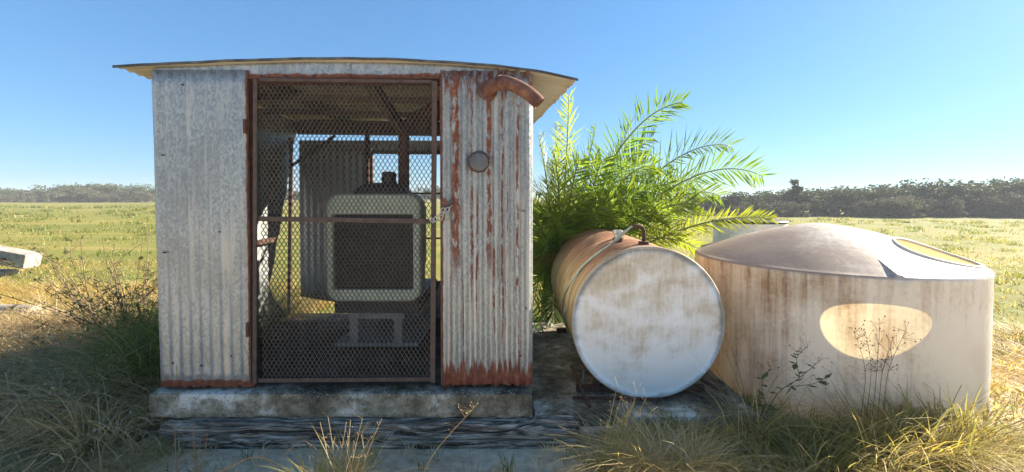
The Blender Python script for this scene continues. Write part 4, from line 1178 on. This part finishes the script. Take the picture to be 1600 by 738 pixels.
# field beyond: short blades, sparser and larger with distance
def field(n, d0, d1, seed, h, w, lo, pals, label, s=.5):
    r = np.random.default_rng(seed); d = np.sqrt(r.uniform(d0 ** 2, d1 ** 2, n)); a = r.uniform(-1.42, 1.42, n)
    x = a * d; y = d
    k = ~blocked(x, y); k &= ~((a > -.82 + 0 * a) & (a < .03) & (y < 60)) 
    x, y = x[k], y[k]
    k = nz2(x, y * 1.6, s, seed) + .5 * nz2(x, y, s * 5, seed + 1) + r.uniform(-.25, .25, len(x)) > lo
    x, y = x[k], y[k]
    return blades('field_grass', np.stack([x, y], 1), h, w, (.1, .8), (.2, 1.2), pals, label, seed=seed, segs=2)
field(60000, 4.8, 11, 50, (.03, .13), .006, .0, [('gold', 2), ('olive', 3), ('green', 3), ('straw', 2)], 'short patchy pasture grass just beyond the tanks and posts', .6)
field(60000, 10, 26, 51, (.03, .12), .012, .12, [('olive', 3), ('green', 4), ('gold', 1), ('straw', 1)], 'patchy pasture grass in the middle of the field', .22)
field(36000, 25, 85, 52, (.05, .15), .030, .18, [('olive', 3), ('green', 3)], 'far pasture grass reaching to the treeline', .09)
# darker tussocks out in the field
r_ = np.random.default_rng(60); T_ = []
for k in range(260):
    d = r_.uniform(8, 70); a = r_.choice([r_.uniform(-1.35, -.85), r_.uniform(.45, 1.35)]); n = 40; s = .12 + d * .006
    T_.append(np.stack([a * d + r_.normal(0, s, n), d + r_.normal(0, s, n)], 1))
T_ = np.concatenate(T_); hh = .12 + .006 * T_[:, 1] * rng.uniform(.5, 1.3, len(T_))
blades('grass_tussocks', T_, hh, .004 + .0006 * T_[:, 1], (.1, .6), (.1, .9), [('green', 3), ('olive', 2)], 'dark green grass tussocks dotted over the field', seed=61, segs=2)

# ------------------------------------------------------------------ individual plants
def stems(name, label, cat, root, specs, mat='stalk', col=(.30, .22, .11), heads=None, leaves=0, leafcol=(.07, .10, .03), headcol=(.12, .09, .05), seed=0, hsize=.008):
    r = random.Random(seed); t = thing(name, label, cat, root)
    def paint(o, c):
        at = o.data.color_attributes.new('tint', 'FLOAT_COLOR', 'POINT'); n = len(o.data.vertices)
        at.data.foreach_set('color', np.tile(np.array([*c, 1], np.float32), n))
    HV = G(); LV = G()
    for pts, rad in specs:
        pts = smooth_pts([Vector(p) for p in pts], 4)
        g = G(); n = len(pts); g.tube(pts, [rad * (1 - .75 * i / (n - 1)) + .0006 for i in range(n)], 5)
        paint(g.build('stem', mat, t, smooth=True), col)
        if heads:
            for k in range(heads):
                i = r.randrange(int(n * .45), n); b = pts[i]
                d = Vector((r.gauss(0, 1), r.gauss(0, 1), r.gauss(.8, .7))).normalized(); L = r.uniform(.02, .09)
                e = b + d * L
                HV.tube([b, e], [.0009, .0007], 3)
                s = hsize * r.uniform(.6, 1.3)
                HV.add([e + Vector((s, 0, 0)), e + Vector((-s, 0, 0)), e + Vector((0, s, 0)), e + Vector((0, -s, 0)), e + Vector((0, 0, s * 1.2)), e + Vector((0, 0, -s))],
                       [(0,2,4),(2,1,4),(1,3,4),(3,0,4),(2,0,5),(1,2,5),(3,1,5),(0,3,5)])
        for k in range(leaves):
            i = r.randrange(1, int(n * .85)); b = pts[i]
            d = Vector((r.gauss(0, 1), r.gauss(0, 1), r.gauss(.2, .5))).normalized(); L = r.uniform(.04, .085); w = d.cross(Vector((0, 0, 1))).normalized() * L * .22
            LV.add([b, b + d * L * .45 - w, b + d * L, b + d * L * .45 + w, b + d * L * .5 + Vector((0, 0, -.008))], [(0, 1, 4), (1, 2, 4), (2, 3, 4), (3, 0, 4)])
    if HV.v: paint(HV.build('seed_heads', mat, t, kind='stuff'), headcol)
    if LV.v: paint(LV.build('leaves', 'grass', t, kind='stuff'), leafcol)
    return t
def pxs(lst, d): return [P(a, b, d) for a, b in lst]
stems('grass_stalk', 'single pale grass stalk with a nodding seed head before the timber', 'grass stalk', P(655, 745, 2.45), [(pxs([(652, 760), (676, 712), (705, 676), (733, 646), (744, 634)], 2.45), .0032)], col=(.48, .36, .2), heads=12, headcol=(.46, .35, .18), hsize=.004, seed=1)
stems('dry_weed', 'bare orange-brown dry weed stems before the left end of the timber', 'weed', P(305, 760, 2.45), [(pxs([(277, 770), (274, 700), (273, 664)], 2.45), .0022), (pxs([(308, 775), (305, 720), (301, 666)], 2.47), .003), (pxs([(300, 770), (318, 715), (324, 676)], 2.45), .0022), (pxs([(306, 770), (309, 720), (314, 682)], 2.44), .002)], col=(.40, .20, .09), seed=2)
stems('dry_branch', 'pale arching dry branch with drooping twigs before the timber', 'branch', P(330, 738, 2.42), [(pxs([(325, 745), (365, 727), (392, 715), (420, 718), (455, 740)], 2.42), .0045), (pxs([(392, 715), (400, 730), (396, 745)], 2.42), .002), (pxs([(420, 718), (428, 735), (430, 750)], 2.42), .002), (pxs([(440, 715), (480, 690), (500, 770)], 2.44), .002)], col=(.46, .31, .17), seed=3)
stems('grass_stalk', 'fan of thin straw stalks in the tuft before the mesh door', 'grass stalk', P(520, 760, 2.36), [(pxs([(515 + k * 7, 775), (512 + k * 10, 715), (500 + k * 17 + 6 * math.sin(k * 4), 660 - 10 * math.sin(k * 2.2))], 2.34 + .03 * math.sin(k)), .0017) for k in range(7)], col=(.50, .38, .20), heads=5, headcol=(.45, .35, .2), hsize=.003, seed=4)
stems('grass_stalk', 'leaning cluster of green-gold stalks at the left of the sunlit clump', 'grass stalk', P(940, 760, 2.5), [(pxs([(930 + k * 4, 770), (945 + k * 6, 690), (965 + k * 9, 620 - 22 * math.sin(k * 1.7 + 1))], 2.5 + .02 * math.sin(k * 3)), .0024) for k in range(7)], col=(.34, .30, .10), heads=7, headcol=(.42, .33, .18), hsize=.0035, seed=5)
stems('seed_weed', 'dark seeding weed standing against the light patch of the round tank', 'weed', P(1370, 640, 2.72), [(pxs([(1345 + k * 9, 650), (1352 + k * 9, 580), (1335 + k * 20, 520 + 14 * math.sin(k * 2.4))], 2.74), .0014) for k in range(5)], col=(.15, .12, .06), heads=22, headcol=(.13, .10, .06), hsize=.0048, seed=6)
stems('leafy_weed', 'leafy branching weed before the left foot of the round tank', 'weed', P(1195, 650, 2.8), [(pxs([(1190, 660), (1215, 615), (1250, 590), (1285, 560)], 2.8), .003), (pxs([(1230, 604), (1270, 600), (1300, 585)], 2.8), .002), (pxs([(1200, 640), (1190, 600), (1205, 575)], 2.8), .002), (pxs([(1250, 590), (1245, 560), (1262, 540)], 2.8), .0018)], col=(.10, .12, .05), heads=9, headcol=(.10, .075, .045), leaves=9, leafcol=(.12, .16, .06), hsize=.005, seed=7)
# dead bush by the shed's left wall
rb = random.Random(9); sp_ = []
b0 = P(200, 500, 4.5); b0.z = .1
for k in range(80):
    az = rb.uniform(0, 6.28); L = rb.uniform(.55, 1.25); el = rb.uniform(.55, 1.4)
    d = Vector((math.cos(az) * math.cos(el) * 1.3, math.sin(az) * math.cos(el), math.sin(el)))
    st = b0 + Vector((rb.gauss(0, .18), rb.gauss(0, .12), 0))
    if (st + d * L).x > -2.66: d.x = -abs(d.x)
    m_ = st + d * L * .5 + Vector((rb.gauss(0, .07), rb.gauss(0, .07), 0)); e_ = st + d * L + Vector((rb.gauss(0, .1), rb.gauss(0, .1), rb.gauss(0, .05)))
    sp_.append(([st, m_, e_], .0065))
    if k % 2: sp_.append(([m_, m_ + (e_ - m_) * .5 + Vector((rb.gauss(0, .08), rb.gauss(0, .08), .06)), m_ + (e_ - m_) + Vector((rb.gauss(0, .2), rb.gauss(0, .1), .05))], .004))
stems('dead_bush', 'twiggy brown dead bush beside the left wall of the shed', 'bush', b0, sp_, col=(.20, .14, .09), heads=8, headcol=(.22, .17, .10), hsize=.008, leaves=9, leafcol=(.09, .10, .035), seed=10)
for (px_, py_, dd_, n_, lab_, sd_) in ((70, 560, 3.7, 34, 'tangled grey twiggy scrub in the shade below the fallen pipe', 31), (165, 600, 3.3, 30, 'tangled grey twiggy scrub close to the slab corner', 32), (215, 520, 3.9, 30, 'tangled grey twiggy scrub against the shed wall', 33)):
    rb = random.Random(sd_); sp_ = []; b2 = P(px_, py_, dd_); b2.z = 0
    for k in range(n_):
        az = rb.uniform(0, 6.28); L = rb.uniform(.25, .7); el = rb.uniform(.3, 1.3)
        st = b2 + Vector((rb.gauss(0, .2), rb.gauss(0, .12), 0)); d = Vector((math.cos(az) * math.cos(el) * 1.2, math.sin(az) * math.cos(el), math.sin(el)))
        e_ = st + d * L + Vector((rb.gauss(0, .1), rb.gauss(0, .1), -.1 * L)); e_.x = min(e_.x, -2.68)
        m_ = st + d * L * .55 + Vector((rb.gauss(0, .06), rb.gauss(0, .06), .05)); m_.x = min(m_.x, -2.68); st.x = min(st.x, -2.68)
        sp_.append(([st, m_, e_], .0042))
    stems('twiggy_scrub', lab_, 'bush', b2, sp_, col=(.42, .34, .24), heads=6, headcol=(.50, .42, .30), hsize=.007, leaves=7, leafcol=(.17, .19, .07), seed=sd_)
# green weed and pale flowers at the slab corner
rb = random.Random(19); sp_ = []
b1 = P(165, 690, 2.95)
for k in range(16):
    az = rb.uniform(0, 6.28); L = rb.uniform(.10, .30)
    st = b1 + Vector((rb.gauss(0, .12), rb.gauss(0, .08), -.05)); d = Vector((math.cos(az) * .6, math.sin(az) * .5, 1)).normalized()
    sp_.append(([st, st + d * L * .5, st + d * L + Vector((rb.gauss(0, .03), 0, 0))], .002))
stems('flowering_weed', 'low green weed with pale dried flower heads beside the timber end', 'weed', b1, sp_, col=(.13, .13, .06), heads=5, headcol=(.52, .45, .36), leaves=16, leafcol=(.055, .10, .025), hsize=.009, seed=11)

# ------------------------------------------------------------------ haze
def build_haze():
    g = G(); g.box((-420, -30, -6.0), (420, 420, 9.0))
    t = NT('haze'); v = t.n('ShaderNodeVolumePrincipled')
    v.inputs['Color'].default_value = (.93, .95, 1.0, 1); v.inputs['Density'].default_value = .0008
    t.t.links.new(v.outputs[0], t.out.inputs['Volume']); M['haze'] = t.m
    o = g.build('haze', 'haze', kind='stuff'); o['label'] = 'thin pale haze over the field'
build_haze()
